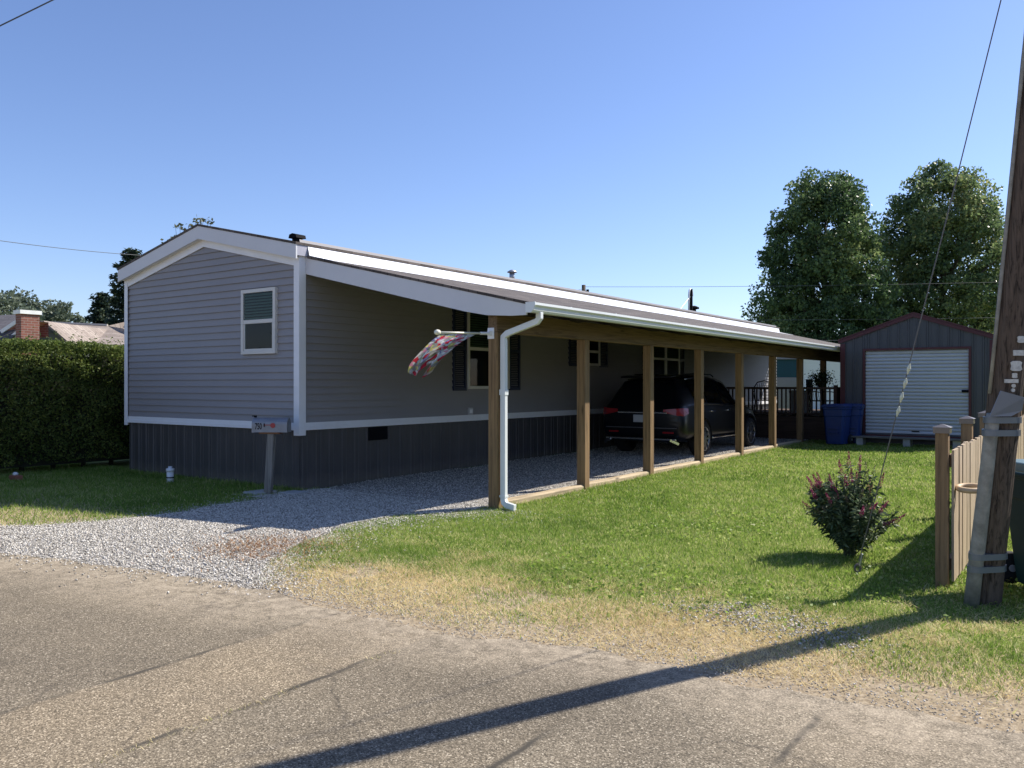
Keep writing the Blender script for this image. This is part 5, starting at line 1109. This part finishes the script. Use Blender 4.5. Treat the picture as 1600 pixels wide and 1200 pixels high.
lump = fbm(C[:, 1], C[:, 2] + C[:, 0], 2.6, 77) - 0.5
C[:, 0] += np.where(face, lump * 0.34 - 0.12 * np.clip(0.9 - C[:, 2], 0, 1), 0); C[:, 2] += np.where(top, (fbm(C[:, 1], C[:, 0], 2.2, 79) - 0.5) * 0.20 + 0.12 * (fbm(C[:, 1], C[:, 0], 0.6, 80) - 0.5) + (RNG.uniform(0, 1, n) < 0.10) * RNG.exponential(0.055, n), 0)
V, Fc, T = leaf_arrays(C, RNG.uniform(0.035, 0.075, n), RNG.uniform(0.018, 0.035, n), np.clip(RNG.normal(0.45, 0.22, n) + lump * 0.5, 0, 1))
np_mesh('foliage', V, Fc, tinted('hedge_leaf', [(0, (0.045, 0.075, 0.016)), (0.5, (0.12, 0.17, 0.035)), (1, (0.30, 0.33, 0.09))], trans=0.4), hedge, T)
b = MB(); yy = hy0 + 0.2
while yy < hy1:
    b.tube([(-6.2, yy, -0.1), (-6.1 + random.uniform(-.2, .2), yy, 1.0), (-6.1, yy + random.uniform(-.2, .2), 2.0)], [0.05, 0.035, 0.01], 6); yy += 0.55
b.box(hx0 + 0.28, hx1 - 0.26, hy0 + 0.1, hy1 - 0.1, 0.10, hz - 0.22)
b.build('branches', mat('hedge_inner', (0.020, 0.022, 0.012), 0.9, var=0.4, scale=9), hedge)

# ------------------------------------------------------------------ neighbour's house behind the hedge
def cam_house(name, label, d, rz=0.0):
    """a house whose own axes are: u to the right of the view, v away; built in local metres"""
    t = thing(name, label, 'house', (0, 0, 0)); return t
nb = thing('neighbour_house', 'low house with tan shingled roof and green gable behind the hedge', 'house', tuple(at(130, 32)))
tan_sh = shingles('tan_shingles', (0.26, 0.215, 0.185), (0.36, 0.31, 0.27), sc=0.6, rot=(0, 0, R(-YAW)))
def loc(px, d, py): return at(px, d, py)
def roof_quad(m, pts, name, parent, th=0.10):
    P = [Vector(p) for p in pts]; n_ = (P[1] - P[0]).cross(P[2] - P[0]).normalized(); n_ = n_ if n_.z > 0 else -n_
    k = len(P); vs = P + [p - n_ * th for p in P]
    return MB().add(vs, [list(range(k)), list(range(k, 2 * k))] + [[i, (i + 1) % k, k + (i + 1) % k, k + i] for i in range(k)]).build(name, m, parent)
# main hip roof: ridge and front eave
roof_quad(tan_sh, [loc(-25, 34, 499), loc(168, 34, 508), loc(200, 30.0, 545), loc(-60, 30.0, 545)], 'roof', nb)
roof_quad(tan_sh, [loc(168, 34, 508), loc(192, 33.0, 512), loc(260, 30.2, 548), loc(200, 30.0, 545)], 'roof', nb)
roof_quad(tan_sh, [loc(168, 34, 508), loc(290, 38, 480), loc(300, 38, 545), loc(200, 36, 545)], 'roof', nb)
MB().tube([loc(-25, 34, 498.6), loc(168, 34, 507.6)], 0.07, 6).build('ridge_cap', mat('pale_ridge', (0.34, 0.31, 0.28), 0.9), nb)
sage = mat('sage_siding', (0.16, 0.18, 0.16), 0.7, var=0.08, scale=4, stretch=(0.3, 0.3, 12))
g1, g2, g3 = loc(74, 29.0, 503), loc(30, 29.0, 541), loc(119, 29.0, 541)
bk = camF * 4.2
gw = MB().add([g1, g2, g3, g2 - Vector((0, 0, 2.9)), g3 - Vector((0, 0, 2.9)), g1 + bk, g2 + bk, g3 + bk, g2 + bk - Vector((0, 0, 2.9)), g3 + bk - Vector((0, 0, 2.9))], [(0, 1, 3, 4, 2), (5, 7, 9, 8, 6), (1, 6, 8, 3), (2, 4, 9, 7)]); gw.build('gable_wall', sage, nb)
v1, v2, v3 = loc(74, 28.97, 513), loc(65.5, 28.97, 519.5), loc(84, 28.97, 519.5)
MB().add([v1, v2, v3, v1 + camF * 0.03, v2 + camF * 0.03, v3 + camF * 0.03], [(0, 1, 2), (3, 4, 5), (0, 1, 4, 3), (1, 2, 5, 4), (2, 0, 3, 5)]).build('gable_vent', mat('vent_grey', (0.12, 0.135, 0.13), 0.7), nb)
up = Vector((0, 0, 0.05)); fr = -camF * 0.25
roof_quad(tan_sh, [g1 + up + fr, g2 + up + fr - camR * 0.12 - Vector((0, 0, 0.1)), g2 + up + bk - camR * 0.12 - Vector((0, 0, 0.1)), g1 + up + bk], 'roof', nb, 0.06)
roof_quad(tan_sh, [g1 + up + fr, g3 + up + fr + camR * 0.12 - Vector((0, 0, 0.1)), g3 + up + bk + camR * 0.12 - Vector((0, 0, 0.1)), g1 + up + bk], 'roof', nb, 0.06)
w0 = loc(-60, 30.6, 548); w1 = loc(255, 30.6, 548)
MB().add([(w0.x, w0.y, 0), (w1.x, w1.y, 0), w1, w0, (w0.x - SY * 7, w0.y + CY * 7, 0), (w1.x - SY * 7, w1.y + CY * 7, 0), w1 + camF * 7, w0 + camF * 7], [(0, 1, 2, 3), (4, 7, 6, 5), (0, 3, 7, 4), (1, 5, 6, 2)]).build('wall', sage, nb)
# brick house with chimney at the very left
bh = thing('brick_house', 'brick house with dark slate roof and brick chimney at the left edge', 'house', tuple(at(0, 26)))
brk = brickwork('red_brick', (0.16, 0.055, 0.040), (0.24, 0.085, 0.06), (0.26, 0.20, 0.17))
slate = shingles('slate_shingles', (0.075, 0.072, 0.080), (0.11, 0.105, 0.115), sc=0.7, rot=(0, 0, R(-YAW)))
c0 = loc(33, 25.4, 489)
chm = MB().box(c0.x - 0.36, c0.x, c0.y, c0.y + 0.54, 0, c0.z).build('chimney', brk, bh)
MB().box(c0.x - 0.41, c0.x + 0.05, c0.y - 0.05, c0.y + 0.59, c0.z + 0.002, c0.z + 0.12).build('chimney_cap', mat('white_cap', (0.78, 0.78, 0.76), 0.7), chm)
roof_quad(slate, [loc(-220, 30, 500), loc(44, 30, 489.5), loc(44, 26.2, 536), loc(-220, 26.2, 545)], 'roof', bh)
MB().add([loc(-200, 26.6, 545), loc(60, 26.6, 545), *[Vector((p.x, p.y, 0)) for p in (loc(60, 26.6, 545), loc(-200, 26.6, 545))]], [(0, 1, 2, 3)]).add([loc(-200, 31, 545), loc(60, 31, 545), *[Vector((p.x, p.y, 0)) for p in (loc(60, 31, 545), loc(-200, 31, 545))]], [(0, 1, 2, 3)]).build('wall', brk, bh)
ga_, gb_, gc_ = loc(34, 26.0, 497), loc(-4, 26.0, 522), loc(34, 26.0, 522)
MB().add([ga_, gb_, gc_, ga_ + camF * 1.5, gb_ + camF * 1.5, gc_ + camF * 1.5], [(0, 1, 2), (3, 5, 4), (0, 3, 4, 1), (1, 4, 5, 2)]).build('dormer_gable', brk, bh)
MB().bar(loc(34, 25.9, 496), loc(2, 25.9, 517.5), 0.06, 0.11).build('rake_board', white_m, bh)
MB().bar(loc(34, 25.8, 514), loc(12, 25.8, 532), 0.06, 0.14).build('rake_board', white_m, bh)
roof_quad(slate, [loc(34, 25.95, 513), loc(-40, 25.95, 521), loc(-60, 25.5, 545), loc(10, 25.5, 534)], 'roof', bh, 0.05)

# ------------------------------------------------------------------ buildings seen far through and beyond the carport
def simple_house(name, label, px, d, wd, dp, ez, rz_, wallm, roofm, yaw, wins=()):
    o = at(px, d); t = thing(name, label, 'house', (o.x, o.y, 0), None, yaw); ORG[t.name] = Vector((0, 0, 0))
    MB().box(-wd / 2, wd / 2, 0, dp, 0, ez).prism([(-wd / 2, ez), (wd / 2, ez), (0, rz_)], 0.002, dp - 0.002).build('wall', wallm, t)
    sl = (rz_ - ez) / (wd / 2)
    for s in (-1, 1): MB().prism([(0, rz_ + 0.06), (s * (wd / 2 + 0.25), ez - 0.25 * sl + 0.06), (s * (wd / 2 + 0.25), ez - 0.25 * sl), (0, rz_)], -0.25, dp + 0.25).build('roof', roofm, t)
    for s in (-1, 1): MB().prism([(0, rz_ - 0.02), (s * (wd / 2 + 0.25), ez - 0.25 * sl - 0.02), (s * (wd / 2 + 0.25), ez - 0.25 * sl - 0.18), (0, rz_ - 0.18)], -0.23, -0.20).build('rake_board', white_m, t)
    for (x0, x1, z0, z1) in wins:
        fr_ = MB().box(x0 - 0.06, x1 + 0.06, -0.03, 0.01, z0 - 0.06, z1 + 0.06).build('window', white_m, t)
        MB().box(x0, x1, -0.036, -0.031, z0, z1).build('pane', cglass, fr_)
    return t
wh = mat('white_far_siding', (0.66, 0.66, 0.65), 0.6, var=0.05, scale=3, stretch=(0.2, 0.2, 20)); whr = mat('white_metal_roof', (0.70, 0.71, 0.72), 0.4, var=0.05)
simple_house('white_house', 'white sided house with pale metal roof seen through the far end of the carport', 1285, 44, 4.2, 6.5, 2.75, 3.75, wh, whr, R(YAW - 8), ((-1.35, -1.0, 1.1, 1.85), (-0.85, -0.5, 1.1, 1.85), (1.0, 1.5, 1.0, 1.8)))
teal = mat('teal_panel', (0.008, 0.055, 0.078), 0.6, var=0.1, scale=3, stretch=(8, 8, 0.3)); gpan = mat('grey_panel', (0.20, 0.21, 0.24), 0.6, var=0.06)
o = at(1231, 34); tb = thing('teal_outbuilding', 'outbuilding with teal upper panels and grey lower wall beyond the deck', 'outbuilding', (o.x, o.y, 0), None, R(YAW + 0)); ORG[tb.name] = Vector((0, 0, 0))
MB().box(-0.85, 0.60, 0, 3, 0, 1.86).build('lower_wall', gpan, tb); MB().box(-0.83, 0.58, 0.02, 3, 1.862, 2.6).build('upper_wall', teal, tb)
MB().box(-0.95, 0.70, -0.1, 3.1, 2.602, 2.68).build('roof', gpan, tb)
simple_house('right_house', 'house with grey shingled roof and slate siding behind the pole at the right edge', 1680, 24, 5.0, 7, 2.45, 3.6, shed_m, shingles('grey_shingles', (0.22, 0.21, 0.20), (0.30, 0.29, 0.28), rot=(0, 0, R(90))), R(6), ((-1.5, -0.7, 1.1, 2.0),))

# ------------------------------------------------------------------ distant poles and overhead wires
o = at(912, 46); up_ = thing('utility_pole', 'distant wooden utility pole behind the mobile home roof', 'utility pole', (o.x, o.y, 0))
MB().tube([(o.x, o.y, -0.2), (o.x, o.y, 7.1)], [0.15, 0.11], 10).build('shaft', pole_m, up_, True)
q = Vector((o.x, o.y, 6.75)); MB().tube([q + camR * 0.05, q + camR * 0.28], 0.03, 6).tube([q + camR * 0.22 + Vector((0, 0, -0.35)), q + camR * 0.22 + Vector((0, 0, 0.1))], 0.08, 8).build('insulator', black_m, up_)
wire_m = mat('overhead_wire', (0.08, 0.085, 0.095), 0.6)
def wire(a, b, sag, r, label):
    a, b = Vector(a), Vector(b); pts = [a.lerp(b, i / 24) - Vector((0, 0, sag * 4 * (i / 24) * (1 - i / 24))) for i in range(25)]
    tag(MB().tube(pts, r, 5).build('overhead_wire', wire_m), label, 'wire', 'overhead wires')
pz = lambda z: Vector((o.x, o.y, z))
wire(pz(7.0), at(1620, 46, 438), 0.10, 0.010, 'upper wire running right from the distant pole into the tall trees')
wire(at(1085, 46, 499), at(1620, 46, 494), 0.05, 0.010, 'lower wire running right from the service mast into the tall trees')
wire(pz(6.9), at(700, 30, 470), 0.2, 0.010, 'wire dropping left from the distant pole behind the roof')
wire(at(1150, 44, 530), at(1620, 44, 528), 0.05, 0.008, 'lowest thin wire crossing low behind the shed roof')
wire(at(-300, 18, 325), at(330, 30, 402), 0.25, 0.009, 'long wire crossing the sky left of the gable')
wire(at(-250, 12, 160), at(420, 12, -170), 0.02, 0.010, 'wire cutting across the top left corner of the sky')

# unseen house added right of the fence to shade the carport side
rh = thing('unseen_shade_house', 'unseen low house added right of the picket fence to shade the carport', 'house', (15.5, 7, 0))
MB().box(12.4, 18.6, 0.5, 15.0, 0, 2.9).prism([(12.4, 2.9), (18.6, 2.9), (15.5, 4.2)], 0.502, 14.998).build('wall', shed_m, rh)
for sg in (-1, 1): MB().prism([(15.5, 4.26), (15.5 + sg * 3.5, 2.80), (15.5 + sg * 3.5, 2.74), (15.5, 4.20)], 0.2, 15.3).build('roof', roof_m, rh)
for yy in (3.0, 6.5, 11.0):
    wf = MB().box(12.36, 12.41, yy, yy + 1.1, 1.0, 2.3).build('window', frame_m, rh); MB().box(12.350, 12.355, yy + 0.06, yy + 1.04, 1.06, 2.24).build('pane', cglass, wf)
